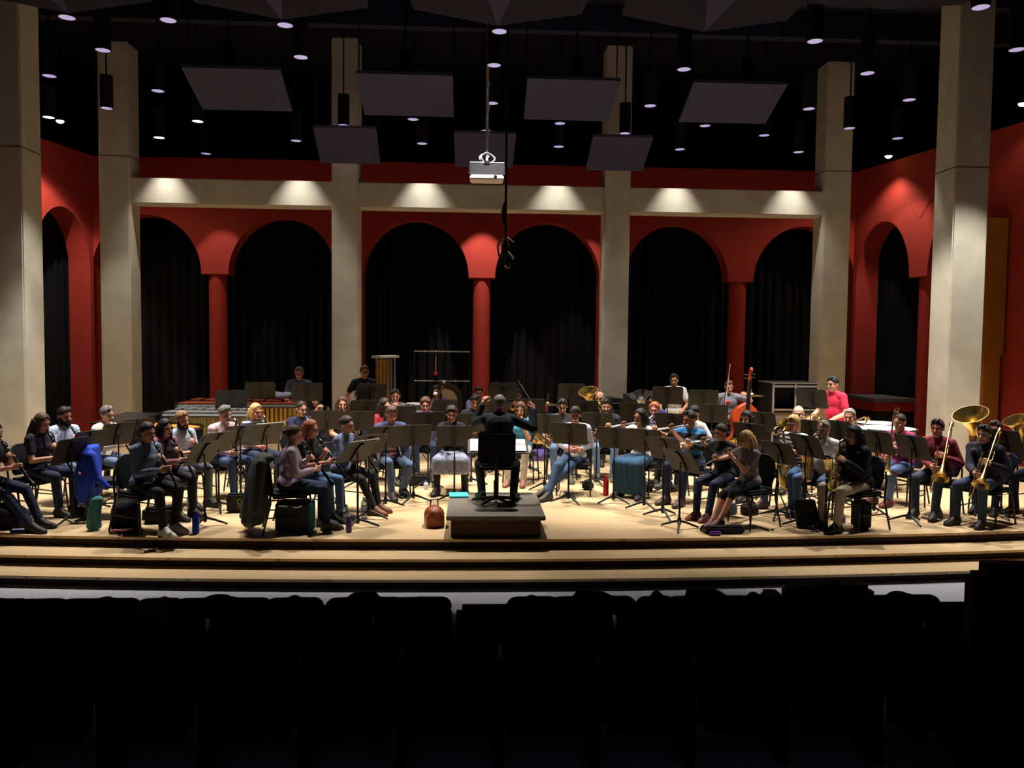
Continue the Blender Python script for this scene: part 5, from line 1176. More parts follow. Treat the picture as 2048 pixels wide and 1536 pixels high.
# ================================================================ PERCUSSION
ROSE = M('rosewood_bars', (128, 56, 34), 0.4, 0, 0.25, 6)
def keyboard(name, lab, c, rz, L, ztop, barm, tubem, wide, narrow, frame=BLACK, tubes=True):
    """bar percussion: graded bars in two ranks, resonator tubes below, end panels, rails and castors"""
    t = thing(name, lab, name.replace('_', ' '), c, rz)
    n = 26
    for rank, y0, zz in (('naturals', -1, 0.0), ('accidentals', 1, 0.03)):
        mb = MB()
        for i in range(n):
            if rank == 'accidentals' and i % 7 in (2, 6): continue
            f = i / (n - 1); ln = wide + (narrow - wide) * f
            mb.box((-L / 2 + L * (i + 0.5 + (0.5 if y0 > 0 else 0)) / n, y0 * (ln * 0.5 + 0.02), ztop + zz), (L / n * 0.86, ln, 0.022))
        o = mb.build(rank, barm, t, smooth=False); o['kind'] = 'stuff'
    if tubes:
        mb = MB()
        for i in range(n):
            f = i / (n - 1); mb.tube([(-L / 2 + L * (i + 0.5) / n, -wide * 0.5 + 0.04, ztop - 0.04), (-L / 2 + L * (i + 0.5) / n, -wide * 0.5 + 0.04, ztop - 0.62 + 0.4 * abs(f - 0.45))], L / n * 0.42, 10)
        o = mb.build('resonators', tubem, t); o['kind'] = 'stuff'
    for sx in (-1, 1):
        w = wide if sx < 0 else narrow
        mb = MB(); mb.box((sx * (L / 2 + 0.03), 0, ztop - 0.06), (0.05, w * 2 + 0.1, 0.14)); mb.build('end_panel', frame, t, bevel=0.01)
        for sy in (-1, 1): mb = MB(); mb.tube([(sx * (L / 2 + 0.03), sy * w * 0.7, ztop - 0.1), (sx * (L / 2 + 0.03), sy * w * 0.7, 0.06)], 0.022, 8); mb.ell((sx * (L / 2 + 0.03), sy * w * 0.7, 0.04), (0.02, 0.04, 0.04), None, 10, 7); mb.build('leg', frame, t)
    for sy in (-1, 1):
        mb = MB(); a, b = V((-L / 2, sy * (wide + 0.05), ztop - 0.05)), V((L / 2, sy * (narrow + 0.05), ztop - 0.05)); mb.tube([a, b], 0.03, 4); mb.build('rail', frame, t)
    return t
keyboard('marimba', 'long marimba with red-brown bars and golden resonators at the back left', (-4.1, 15.05, 0), R(-2), 2.1, 1.12, ROSE, GOLD, 0.4, 0.2)
keyboard('vibraphone', 'vibraphone with silver bars in front of the marimba', (-4.35, 13.95, 0), R(-4), 1.35, 1.05, M('alloy_bars', (150, 154, 160), 0.35, 0.7), M('pale_tube', (190, 180, 130), 0.35, 0.7), 0.32, 0.2)
t = thing('jacket', 'grey jacket bundled on the end of the marimba', 'jacket', (-3.5, 15.3, 1.14))
mb = MB(); r_ = random.Random(4)
for k in range(6): mb.ell((r_.uniform(-0.12, 0.12), r_.uniform(-0.06, 0.06), 0.06 + r_.uniform(0, 0.05)), (0.11, 0.09, 0.06), rotz(r_.random() * 3))
soft('jacket', mb, cloth((120, 118, 130)), t, 0.012, 3)
mallet((-3.45, 15.5, 1.22), (-3.62, 15.2, 1.2), 'mallet in the right hand of the marimba player', (90, 90, 120))
mallet((-3.1, 15.46, 1.22), (-3.12, 15.15, 1.2), 'mallet in the left hand of the marimba player', (90, 90, 120))
# grand piano
t = thing('grand_piano', 'black grand piano with its golden frame showing at the back left', 'piano', (-4.87, 12.95, 0), R(-3))
PB = M('piano_black', (10, 10, 11), 0.3)
outl = [(-0.78, -0.5), (0.8, -0.62), (0.82, -0.3), (0.7, -0.05), (0.45, 0.1), (0.1, 0.2), (-0.2, 0.42), (-0.45, 0.6), (-0.7, 0.62), (-0.78, 0.5)]
mb = MB(); mb.prism(outl, 0.66, 0.9); mb.build('case', PB, t, bevel=0.01, angle=25)
inn = [(x * 0.93, y * 0.9) for x, y in outl]
mb = MB(); mb.prism(inn, 0.9, 0.915); mb.build('soundboard', M('piano_gold', (206, 132, 62), 0.35, 0.3, 0.15, 4), t, angle=25)
mb = MB(); mb.tube([V((x, y, 0.93)) for x, y in outl], 0.02, 6, closed=True); mb.build('rim', PB, t)
mb = MB(); mb.add([V((-0.8, -0.52, 0.97)), V((-0.1, -0.58, 1.0)), V((-0.1, 0.3, 1.06)), V((-0.8, 0.62, 1.04))] + [V((-0.8, -0.52, 0.99)), V((-0.1, -0.58, 1.02)), V((-0.1, 0.3, 1.08)), V((-0.8, 0.62, 1.06))], [(0, 1, 2, 3), (4, 7, 6, 5), (0, 4, 5, 1), (1, 5, 6, 2), (2, 6, 7, 3), (3, 7, 4, 0)]); mb.build('folded_lid', PB, t, smooth=False)
mb = MB(); mb.tube([(-0.7, 0.55, 0.9), (-0.72, 0.55, 1.05)], 0.012, 6); mb.tube([(-0.15, 0.2, 0.9), (-0.15, 0.2, 1.06)], 0.012, 6); mb.build('lid_prop', PB, t)
for x, y in ((-0.62, -0.35), (0.62, -0.4), (-0.55, 0.42)):
    mb = MB(); mb.lathe([(0.07, 0.66), (0.05, 0.5), (0.035, 0.12), (0.05, 0.06), (0.03, 0.0)], T((x, y, 0)), 12); mb.build('leg', PB, t)
# tubular bells
t = thing('tubular_bells', 'set of golden tubular bells in a tall frame beside the concrete column', 'tubular bells', (-1.76, 16.8, 0), R(68))
for k in range(9):
    mb = MB(); y = 0.05 if k % 2 else -0.05; mb.tube([(-0.32 + k * 0.08, y, 0.5 + 0.03 * k), (-0.32 + k * 0.08, y, 1.88)], 0.019, 10); mb.build('bell_tube', GOLD if k < 6 else CHROME, t)
mb = MB(); mb.box((0, 0, 1.93), (0.84, 0.2, 0.05)); mb.build('top_rail', M('rail_white', (214, 210, 200), 0.5), t, bevel=0.01)
for sx in (-1, 1):
    mb = MB(); mb.tube([(sx * 0.4, 0, 0.06), (sx * 0.4, 0, 1.92)], 0.018, 8); mb.tube([(sx * 0.4, -0.3, 0.05), (sx * 0.4, 0.3, 0.05)], 0.02, 8); mb.build('upright', CHROME, t)
mb = MB(); mb.box((0, 0, 0.4), (0.78, 0.14, 0.05)); mb.build('damper_box', BLACK, t, bevel=0.01)
# gong in its frame
t = thing('gong_stand', 'tall black square gong frame with two pale crossbars by the red column', 'gong stand', (-0.67, 18.37, 0))
BAR = M('bar_grey', (150, 146, 138), 0.4, 0.6)
for z in (1.37, 2.03):
    mb = MB(); mb.tube([(-0.62, 0, z), (0.62, 0, z)], 0.014, 8)
    for x in (-0.6, -0.38, -0.14, 0.02, 0.3, 0.6): mb.lathe([(0.02, -0.012), (0.02, 0.012)], T((x, 0, z)) @ Matrix.Rotation(R(90), 4, 'Y'), 10)
    mb.build('crossbar', BAR, t)
for sx in (-1, 1):
    mb = MB(); mb.tube([(sx * 0.62, 0, 0.05), (sx * 0.62, 0, 2.05)], 0.018, 8); mb.tube([(sx * 0.62, -0.35, 0.03), (sx * 0.62, 0.35, 0.03)], 0.02, 8); mb.build('upright', BLACK, t)
t = thing('gong', 'large bronze gong with a dark rim hanging in its frame', 'gong', (-0.6, 18.37, 0.93))
mx = Matrix.Rotation(R(90), 4, 'X')
mb = MB(); mb.lathe([(0.27, 0.02), (0.31, 0.035), (0.39, 0.03), (0.4, 0.0), (0.4, -0.06), (0.38, -0.06), (0.385, 0.0), (0.3, 0.015), (0.27, 0.01)], mx, 40); mb.build('rim', M('gong_rim', (62, 52, 44), 0.5, 0.5, 0.2, 12), t)
mb = MB(); mb.lathe([(0.001, 0.035), (0.1, 0.032), (0.28, 0.022), (0.28, 0.008), (0.1, 0.015), (0.001, 0.018)], mx, 40); mb.build('face', M('gong_face', (178, 150, 116), 0.5, 0.35, 0.15, 5), t)
mb = MB(); mb.tube([(-0.12, -0.01, 0.37), (-0.09, 0, 0.43), (0.0, 0, 0.445), (0.09, 0, 0.43), (0.12, -0.01, 0.37)], 0.006, 6); mb.build('cord', BLACK, t)
t = thing('gong_mallet', 'gong mallet with a red head hanging from the top bar of the gong frame', 'mallet', (-0.81, 18.34, 2.0))
mb = MB(); mb.tube([(0, 0, -0.08), (0, 0, -0.44)], 0.011, 8); mb.tube([(0, 0.01, 0.02), (0, 0, -0.08)], 0.004, 6); mb.build('shaft', M('stick_gold', (190, 156, 84), 0.5), t)
mb = MB(); mb.ell((0, 0, -0.47), (0.046, 0.046, 0.046)); mb.build('head', M('mallet_red', (206, 24, 56), 0.7), t)
# drums and cymbals
HEAD = M('drum_head', (232, 228, 218), 0.6)
def drum(name, lab, c, r, h, z, shell=CHROME, cat='drum'):
    t = thing(name, lab, cat, c)
    mb = MB(); mb.lathe([(r, z - h), (r, z - 0.01), (r * 0.97, z - 0.01), (r * 0.97, z - h)], n=26, caps=False); mb.build('shell', shell, t)
    mb = MB(); mb.lathe([(0.001, z - 0.006), (r * 0.97, z - 0.006), (r * 0.98, z), (0.001, z)], n=26); mb.build('head', HEAD, t)
    for zz in (z - 0.012, z - h + 0.012): mb = MB(); mb.tube([(r * 1.03 * math.cos(a), r * 1.03 * math.sin(a), zz) for a in (q * math.pi / 13 for q in range(26))], 0.009, 6, closed=True); mb.build('hoop', CHROME, t)
    mb = MB(); mb.tube([(0, 0, z - h), (0, 0, 0.2)], 0.014, 8); mb.build('stand_post', CHROME, t)
    for k in range(3):
        a = R(90 + 120 * k); mb = MB(); mb.tube([(0, 0, 0.32), (math.cos(a) * 0.26, math.sin(a) * 0.26, 0.01)], 0.01, 6); mb.build('leg', CHROME, t); mb = MB(); mb.tube([(0, 0, z - h - 0.08), (math.cos(a) * r * 0.9, math.sin(a) * r * 0.9, z - h)], 0.009, 6); mb.build('basket_arm', CHROME, t)
    return t
def cymbal(lab, c, r, z, top=0.12):
    t = thing('cymbal', lab, 'cymbal', c)
    mb = MB(); mb.lathe([(0.001, z + 0.05), (0.03, z + 0.045), (0.05, z + 0.022), (r * 0.6, z + 0.008), (r, z - 0.012), (r, z - 0.016), (r * 0.6, z + 0.002), (0.04, z + 0.015), (0.001, z + 0.03)], n=30); mb.build('plate', M('cymbal_bronze', (200, 172, 110), 0.3, 1), t)
    mb = MB(); mb.tube([(0, 0, 0.2), (0, 0, z + top)], 0.01, 8); mb.build('pole', CHROME, t)
    for k in range(3):
        a = R(30 + 120 * k); mb = MB(); mb.tube([(0, 0, 0.35), (math.cos(a) * 0.28, math.sin(a) * 0.28, 0.01)], 0.009, 6); mb.build('leg', CHROME, t)
drum('snare_drum', 'chrome drum with a white head between the red tee man and the gong', (-1.05, 15.5, 0), 0.19, 0.14, 1.09)
cymbal('suspended cymbal on a tall stand right of the conductor', (1.45, 15.6, 0), 0.22, 1.08, 0.2)
drum('snare_drum', 'chrome snare drum in front of the percussionist in white', (3.62, 14.28, 0), 0.18, 0.13, 0.98)
drum('tom_drum', 'deeper tom drum beside the snare of the percussionist in white', (3.95, 14.2, 0), 0.17, 0.24, 1.0, BLACK)
mallet((3.52, 14.4, 1.05), (3.66, 14.15, 1.03), 'drum stick held by the percussionist in white', None, 'drum stick', 'drum_stick')
cymbal('dark cymbal behind the double bass by the road case', (5.2, 15.0, 0), 0.24, 1.32)
drum('floor_tom', 'drum beside the road case, white head up', (5.15, 14.55, 0), 0.21, 0.26, 1.02, M('drum_maroon', (120, 60, 84), 0.3))
COP = M('copper', (214, 116, 52), 0.28, 0.9, 0.08, 5)
for (x, y, z, r, lab) in ((6.57, 12.62, 0.98, 0.42, 'big copper timpani drum with a white head, nearest on the right'), (5.98, 12.75, 0.98, 0.36, 'copper timpani drum in front of the timpanist in red'), (5.55, 13.5, 0.99, 0.32, 'smaller timpani drum at the right hand of the timpanist'), (6.85, 13.45, 0.98, 0.34, 'timpani drum behind the biggest one on the right')):
    t = thing('timpani', lab, 'timpani', (x, y, 0))
    mb = MB(); mb.lathe([(0.001, z - r * 1.15), (r * 0.4, z - r * 1.08), (r * 0.75, z - r * 0.8), (r * 0.95, z - r * 0.35), (r, z - 0.03), (r * 0.96, z - 0.03), (r * 0.9, z - r * 0.35), (0.001, z - r * 0.95)], n=32); mb.build('bowl', COP, t)
    mb = MB(); mb.lathe([(0.001, z - 0.012), (r * 0.99, z - 0.02), (r * 0.99, z - 0.008), (0.001, z)], n=32); mb.build('head', HEAD, t)
    mb = MB(); mb.tube([(r * 1.03 * math.cos(a), r * 1.03 * math.sin(a), z - 0.02) for a in (q * math.pi / 16 for q in range(32))], 0.014, 6, closed=True); mb.build('hoop', BLACK, t)
    for k in range(4):
        a = R(45 + 90 * k); mb = MB(); mb.tube([(r * 1.05 * math.cos(a), r * 1.05 * math.sin(a), z - 0.03), (r * 0.98 * math.cos(a), r * 0.98 * math.sin(a), z - r * 0.9), (r * 0.8 * math.cos(a), r * 0.8 * math.sin(a), 0.03)], 0.014, 8); mb.build('leg', BLACK, t)
    mb = MB(); mb.tube([(0.8 * r * math.cos(a), 0.8 * r * math.sin(a), 0.12) for a in (q * math.pi / 10 for q in range(20))], 0.014, 6, closed=True); mb.build('base_ring', BLACK, t)
mallet((5.62, 13.62, 1.07), (5.58, 13.4, 1.02), 'timpani mallet in the right hand of the timpanist')
mallet((5.85, 12.99, 1.08), (5.72, 12.8, 1.03), 'timpani mallet in the left hand of the timpanist')
# road case
t = thing('road_case', 'tall black road case with aluminium edges, shelves and drawers behind the bass', 'road case', (5.95, 15.15, 0))
ALU = M('aluminium_edge', (190, 186, 172), 0.35, 0.8); BKL = M('case_laminate', (24, 24, 27), 0.45)
w, dd, hh = 0.86, 0.75, 1.56
for c, d in (((0, 0.02, hh - 0.03), (w, dd, 0.04)), ((0, 0.02, 0.1), (w, dd, 0.05)), ((-w / 2 + 0.02, 0.02, hh / 2), (0.03, dd, hh - 0.1)), ((w / 2 - 0.02, 0.02, hh / 2), (0.03, dd, hh - 0.1)), ((0, dd / 2, hh / 2), (w, 0.03, hh - 0.1)), ((0, 0.02, 1.05), (w - 0.05, dd - 0.06, 0.03))):
    mb = MB(); mb.box(c, d); mb.build('panel', BKL, t, smooth=False)
for x in (-w / 2 + 0.015, 0.0, w / 2 - 0.015): mb = MB(); mb.box((x, -dd / 2 + 0.02, hh / 2 + 0.03), (0.035, 0.035, hh - 0.1)); mb.build('upright_edge', ALU, t, bevel=0.004)
for z in (hh - 0.06, 1.07, 0.12): mb = MB(); mb.box((0, -dd / 2 + 0.018, z), (w, 0.03, 0.035)); mb.build('cross_edge', ALU, t, bevel=0.004)
mb = MB(); mb.box((0, 0.02, hh), (w + 0.02, dd + 0.02, 0.02)); mb.build('lid_edge', ALU, t, bevel=0.004)
mb = MB(); mb.box((0, 0.02, hh + 0.008), (w - 0.04, dd - 0.04, 0.012)); mb.build('lid', BKL, t, smooth=False)
for x in (-0.21, 0.21): mb = MB(); mb.box((x, -dd / 2 + 0.05, 0.9), (0.36, 0.04, 0.24)); mb.build('drawer', M('drawer_tan', (120, 104, 84), 0.6), t, bevel=0.006)
# covered instrument and cases at the back right
t = thing('covered_instrument', 'low wide instrument under a dark cover behind the percussionist in white', 'covered instrument', (3.95, 16.9, 0))
mb = MB(); mb.box((0, 0, 0.62), (1.5, 0.7, 1.16)); mb.ell((0, 0, 1.18), (0.76, 0.34, 0.1), None, 20, 8); soft('cover', mb, M('cover_black', (40, 40, 46), 0.8, 0, 0.2, 8, 0.5), t, 0.03, 4)
def case(name, lab, c, d, rz, m, cat='case', handle=True, lump=0.0):
    t = thing(name, lab, cat, c, rz)
    mb = MB(); mb.box((0, 0, d[2] / 2), d); mb.build('shell', m, t, bevel=min(d) * 0.22)
    if handle: mb = MB(); mb.tube([(-0.07, -d[1] * 0.2, d[2] - 0.01), (-0.06, -d[1] * 0.2, d[2] + 0.03), (0.06, -d[1] * 0.2, d[2] + 0.03), (0.07, -d[1] * 0.2, d[2] - 0.01)], 0.009, 6); mb.build('handle', BLACK, t)
    mb = MB(); mb.tube([(-d[0] / 2 - 0.001, -d[1] / 2 + 0.01, d[2] * 0.6), (-d[0] / 2 + 0.01, -d[1] / 2 - 0.001, d[2] * 0.6), (d[0] / 2 - 0.01, -d[1] / 2 - 0.001, d[2] * 0.6), (d[0] / 2 + 0.001, -d[1] / 2 + 0.01, d[2] * 0.6)], 0.004, 5); mb.build('zip', STEEL, t)
    return t
NYL = M('black_nylon', (24, 24, 28), 0.75, 0, 0.2, 30, 0.3)
case('equipment_case', 'black equipment case by the cymbal, a red bag on it', (1.42, 16.05, 0), (0.55, 0.4, 0.86), 0, BKL)
case('red_bag', 'small red bag on the black equipment case by the cymbal', (1.36, 16.05, 0.9), (0.26, 0.2, 0.1), 0, M('red_nylon', (196, 34, 40), 0.7), 'bag', False)
case('equipment_case', 'black bag on the percussion table by the right concrete column', (2.75, 16.6, 0), (0.9, 0.45, 1.02), 0, BKL)
case('cymbal_bag', 'flat dark bag lying on the case by the right concrete column', (2.8, 16.6, 1.05), (0.5, 0.36, 0.09), R(6), NYL, 'bag')
t = thing('platform', 'black riser platform with a red front band in the right arch', 'platform', (9.62, 18.95, 0), R(0))
mb = MB(); mb.box((0, 0, 0.38), (0.9, 1.5, 0.76)); mb.build('frame', BLACK, t, bevel=0.01)
mb = MB(); mb.box((0, 0, 0.87), (0.92, 1.54, 0.2)); mb.build('band', M('band_red', (150, 34, 30), 0.7), t, bevel=0.008)
mb = MB(); mb.box((0, 0, 1.02), (0.98, 1.6, 0.09)); mb.build('deck', M('deck_grey', (84, 82, 84), 0.8), t, bevel=0.008)

# ---- double bass, leaning on its player
t = thing('double_bass', 'reddish brown double bass with a scroll, leaning back on its player', 'double bass', (4.78, 14.3, 0))
VARN = M('bass_varnish', (150, 56, 24), 0.25, 0, 0.2, 4)
half = [(0.0, 0), (0.14, 0.01), (0.25, 0.06), (0.32, 0.18), (0.325, 0.3), (0.28, 0.42), (0.215, 0.5), (0.2, 0.58), (0.225, 0.68), (0.255, 0.78), (0.24, 0.9), (0.17, 1.0), (0.08, 1.07), (0.035, 1.1)]
outl = half + [(-x, z) for x, z in half[::-1][:-1]][0:len(half) - 1]
body = MB(); rings = []
for y, k in ((-0.115, 0.86), (-0.105, 0.96), (-0.09, 1.0), (0.08, 1.0), (0.1, 0.97), (0.125, 0.8), (0.14, 0.4)): rings.append([V((x * k, y, (z - 0.52) * (0.5 + 0.5 * k) + 0.52)) for x, z in outl])
body.rings(rings)
tilt = Matrix.Translation((0, 0, 0.14)) @ Matrix.Rotation(R(7), 4, 'Y') @ Matrix.Rotation(R(-8), 4, 'X')
def bp(nm, mb, m, **k):
    o = mb.build(nm, m, t, **k); o.matrix_local = tilt; return o
bp('body', body, VARN, angle=50)
mb = MB(); mb.tube([(0, -0.08, 1.06), (0, -0.07, 1.5)], [0.03, 0.024], 10); bp('neck', mb, VARN)
mb = MB(); mb.tube([(0, -0.07, 1.48), (0, -0.05, 1.64), (0, -0.07, 1.7), (0, -0.11, 1.71), (0, -0.13, 1.68), (0, -0.115, 1.65), (0, -0.095, 1.665)], [0.028, 0.025, 0.026, 0.028, 0.028, 0.024, 0.018], 10); bp('scroll', mb, VARN)
mb = MB(); mb.prism([(-0.045, 0.72), (0.045, 0.72), (0.024, 1.5), (-0.024, 1.5)], 0.1, 0.12, Matrix(((1, 0, 0, 0), (0, 0, -1, 0), (0, 1, 0, 0), (0, 0, 0, 1)))); bp('fingerboard', mb, EBONY)
mb = MB(); mb.prism([(-0.07, 0), (0.07, 0), (0.05, 0.14), (-0.05, 0.14)], 0.115, 0.135, Matrix(((1, 0, 0, 0), (0, 0, -1, 0), (0, 1, 0, 0.42), (0, 0, 0, 1)))); bp('bridge', mb, M('bridge_wood', (206, 164, 104), 0.5))
mb = MB(); mb.prism([(-0.03, 0.06), (0.03, 0.06), (0.045, 0.32), (-0.045, 0.32)], 0.125, 0.145, Matrix(((1, 0, 0, 0), (0, 0, -1, 0), (0, 1, 0, 0), (0, 0, 0, 1)))); bp('tailpiece', mb, EBONY)
for k in range(4):
    x = -0.027 + 0.018 * k; mb = MB(); mb.tube([(x * 1.2, -0.15, 0.3), (x * 1.3, -0.17, 0.55), (x * 0.7, -0.125, 1.52)], 0.0022, 5); bp('string', mb, STEEL)
for k in range(4):
    mb = MB(); s_ = 1 if k % 2 else -1; mb.tube([(0, -0.06, 1.53 + 0.03 * k), (s_ * 0.075, -0.06, 1.53 + 0.03 * k)], 0.006, 6); mb.ell((s_ * 0.085, -0.06, 1.53 + 0.03 * k), (0.014, 0.006, 0.014), None, 8, 6); bp('tuning_peg', mb, STEEL)
mb = MB(); mb.tube([(0, 0, 0.02), (0, 0.0, -0.14)], [0.012, 0.006], 8); bp('endpin', mb, STEEL)
t = thing('bow', 'thin dark bow raised beside the double bass player', 'bow', (4.5, 14.45, 1.02))
mb = MB(); mb.tube([(0, 0, 0), (0.04, 0.01, 0.4), (0.1, 0.02, 0.9)], [0.007, 0.006, 0.004], 6); mb.build('stick', M('bow_wood', (70, 36, 24), 0.4), t)
mb = MB(); mb.tube([(0.025, 0, 0.03), (0.115, 0.02, 0.89)], 0.003, 5); mb.build('hair', PAPER, t)
mb = MB(); mb.box((0.012, 0, 0.06), (0.03, 0.014, 0.05)); mb.build('frog', EBONY, t, bevel=0.004)

# ================================================================ THINGS ON THE FLOOR
def bag(name, lab, c, d, rz, rgb, cat='bag', seed=1, straps=1, m=None):
    t = thing(name, lab, cat, c, rz); r = random.Random(seed); mb = MB()
    mb.ell((0, 0, d[2] * 0.5), (d[0] * 0.5, d[1] * 0.5, d[2] * 0.5), None, 14, 9)
    mb.box((0, 0, d[2] * 0.3), (d[0] * 0.86, d[1] * 0.8, d[2] * 0.56))
    for _ in range(4): mb.ell((r.uniform(-0.3, 0.3) * d[0], r.uniform(-0.3, 0.3) * d[1], d[2] * r.uniform(0.45, 0.75)), (d[0] * 0.22, d[1] * 0.25, d[2] * 0.25))
    soft('pouch', mb, m or M('bag_cloth', rgb, 0.8, 0, 0.2, 14, 0.5), t, 0.013, 3)
    for k in range(straps):
        x = (k - (straps - 1) / 2) * 0.12; mb = MB(); mb.tube([(x - 0.05, 0, d[2] * 0.9), (x - 0.04, 0.01, d[2] + 0.06), (x + 0.04, 0.01, d[2] + 0.07), (x + 0.05, 0, d[2] * 0.9)], 0.009, 6); mb.build('strap', NYL, t)
    return t
def drape(name, lab, pts, rgb, cat, loc, rz, vox=0.014, bits=()):
    t = thing(name, lab, cat, loc, rz); mb = MB()
    for a, b, r0, r1 in pts: mb.cap(a, b, r0, r1)
    soft('cloth', mb, cloth(rgb), t, vox, 2)
    for nm, p, r, c in bits: mb = MB(); mb.ell(p, r); mb.build(nm, M('trim_bit', c, 0.6), t)
    return t
def robe(name, lab, rs, rgb, cat, loc, rz, extra=(), bits=()):
    """a garment hanging in folds: flattened rings with a wavy outline, sleeves as extra limbs"""
    t = thing(name, lab, cat, loc, rz); mb = MB(); rings = []; n = 40
    for c, w, d, amp in rs:
        c = V(c); ring = []
        for q in range(n):
            a = 2 * math.pi * q / n; k = 1 + amp / max(d, 0.02) * 0.5 * math.sin(7 * a + 2.2 * c.z * 3 + 0.6)
            ring.append(c + V((w * math.cos(a) * (0.6 + 0.4 * k), d * math.sin(a) * k, amp * 0.4 * math.sin(3 * a))))
        rings.append(ring)
    mb.rings(rings)
    for a, b, r0, r1 in extra: mb.cap(a, b, r0, r1)
    soft('cloth', mb, cloth(rgb), t, 0.011, 2)
    for nm, p, r, c in bits: b = MB(); b.ell(p, r); b.build(nm, M('trim_bit', c, 0.6), t)
    return t
bag('duffel_bag', 'large black bag on the floor at the far left edge', (-5.55, 9.95, 0), (0.55, 0.35, 0.3), 0, (26, 26, 30), seed=2)
t = thing('pouch', 'small flat pale blue pouch on the floor at the far left', 'pouch', (-5.2, 9.72, 0), R(10)); mb = MB(); mb.box((0, 0, 0.015), (0.28, 0.12, 0.03)); mb.build('pouch', M('pouch_blue', (96, 110, 150), 0.7, 0, 0.3, 20), t, bevel=0.012)
# empty chair with the blue jacket
chair(-4.58, 10.62, R(-75), 'empty black padded chair under the blue jacket')
robe('jacket', 'bright blue jacket draped over an empty chair, left', [((0, -0.2, 0.905), 0.12, 0.03, 0), ((0, -0.22, 0.9), 0.2, 0.075, 0.004), ((0, -0.24, 0.84), 0.27, 0.1, 0.012), ((0.01, -0.25, 0.7), 0.3, 0.12, 0.03), ((0.02, -0.26, 0.55), 0.31, 0.14, 0.04), ((0.02, -0.27, 0.4), 0.29, 0.14, 0.045), ((0.0, -0.28, 0.28), 0.26, 0.12, 0.045), ((-0.03, -0.28, 0.2), 0.2, 0.08, 0.03)], (36, 62, 176), 'jacket', (-4.58, 10.62, 0), R(-75), [((0.24, -0.18, 0.8), (0.33, -0.1, 0.52), 0.06, 0.05), ((-0.24, -0.28, 0.7), (-0.25, -0.3, 0.1), 0.06, 0.05), ((0.33, -0.1, 0.52), (0.3, -0.02, 0.42), 0.05, 0.045)], (('badge', (0.3, -0.31, 0.6), (0.025, 0.02, 0.02), (220, 130, 150)),))
bag('backpack', 'black backpack on the floor behind the woman in the grey-blue sweater', (-4.12, 9.92, 0), (0.34, 0.3, 0.36), R(15), (24, 24, 28), 'backpack', 3, 2)
robe('scarf', 'teal scarf hanging down beside the black backpack, left', [((0.03, 0.02, 0.40), 0.03, 0.02, 0), ((0.02, 0.01, 0.37), 0.07, 0.04, 0.005), ((0, 0, 0.28), 0.075, 0.045, 0.012), ((-0.02, 0, 0.16), 0.08, 0.05, 0.014), ((-0.02, 0, 0.04), 0.085, 0.05, 0.016), ((-0.02, 0, 0.012), 0.07, 0.04, 0.01)], (60, 118, 120), 'scarf', (-4.42, 9.8, 0), 0)
t = thing('folder', 'dull red folder lying under the black backpack, left', 'folder', (-4.02, 9.68, 0), R(8)); mb = MB(); mb.box((0, 0, 0.015), (0.34, 0.16, 0.03)); mb.build('folder', M('folder_red', (136, 62, 70), 0.6), t, bevel=0.008)
case('instrument_case', 'small black case under the chair of the woman in grey-blue', (-3.82, 10.2, 0), (0.4, 0.18, 0.2), R(5), NYL)
def bottle(lab, c, r, h, rgb, kind='solid', cap_rgb=(60, 60, 64)):
    t = thing('bottle', lab, 'bottle', c)
    m = M('bottle_' + kind, rgb, 0.25, 0.3 if kind == 'metal' else 0.0) if kind != 'clear' else M('bottle_clear', (225, 232, 238), 0.08, alpha=0.75)
    mb = MB(); mb.lathe([(r * 0.6, 0.0), (r, 0.012), (r, h * 0.7), (r * 0.85, h * 0.8), (r * 0.4, h * 0.9), (r * 0.38, h * 0.94)], n=16); mb.build('flask', m, t)
    mb = MB(); mb.lathe([(r * 0.45, h * 0.93), (r * 0.45, h), (0.001, h)], n=14); mb.build('cap', M('bottle_cap', cap_rgb, 0.4), t)
    if kind == 'clear': mb = MB(); mb.lathe([(r * 1.01, h * 0.38), (r * 1.01, h * 0.6)], n=16, caps=False); mb.build('paper_band', M('label_pale', (150, 170, 210), 0.6), t)
    return t
bottle('clear water bottle on the floor behind the maroon cardigan woman', (-3.72, 10.95, 0), 0.035, 0.24, (0, 0, 0), 'clear', (230, 230, 230))
bottle('bright blue metal bottle standing at the stage edge, left', (-3.2, 9.62, 0), 0.04, 0.26, (20, 50, 190), 'metal')
# coat on the chair of the woman in lilac
robe('coat', 'long dark grey coat hanging over the back of the chair at front left', [((0, -0.27, 0.93), 0.1, 0.03, 0), ((0, -0.28, 0.91), 0.2, 0.075, 0.004), ((0, -0.3, 0.84), 0.27, 0.1, 0.012), ((0, -0.33, 0.66), 0.29, 0.12, 0.022), ((0, -0.36, 0.48), 0.3, 0.13, 0.03), ((0, -0.38, 0.3), 0.31, 0.14, 0.036), ((-0.01, -0.4, 0.16), 0.31, 0.14, 0.04), ((-0.03, -0.4, 0.1), 0.26, 0.1, 0.03)], (56, 60, 62), 'coat', (-2.18, 9.8, 0), math.atan2(-math.sin(R(104)), -math.cos(R(104))), [((-0.25, -0.32, 0.84), (-0.32, -0.38, 0.3), 0.06, 0.05), ((0.25, -0.3, 0.84), (0.32, -0.36, 0.32), 0.06, 0.05), ((-0.1, -0.42, 0.2), (-0.14, -0.44, 0.06), 0.06, 0.04), ((-0.12, -0.2, 0.88), (0.12, -0.2, 0.88), 0.045, 0.045)])
t = thing('tote_bag', 'flat black bag with two green rings standing beside the grey coat', 'bag', (-3.02, 10.82, 0), R(4))
mb = MB(); mb.box((0, 0, 0.125), (0.34, 0.1, 0.25)); mb.build('pouch', NYL, t, bevel=0.02)
mb = MB()
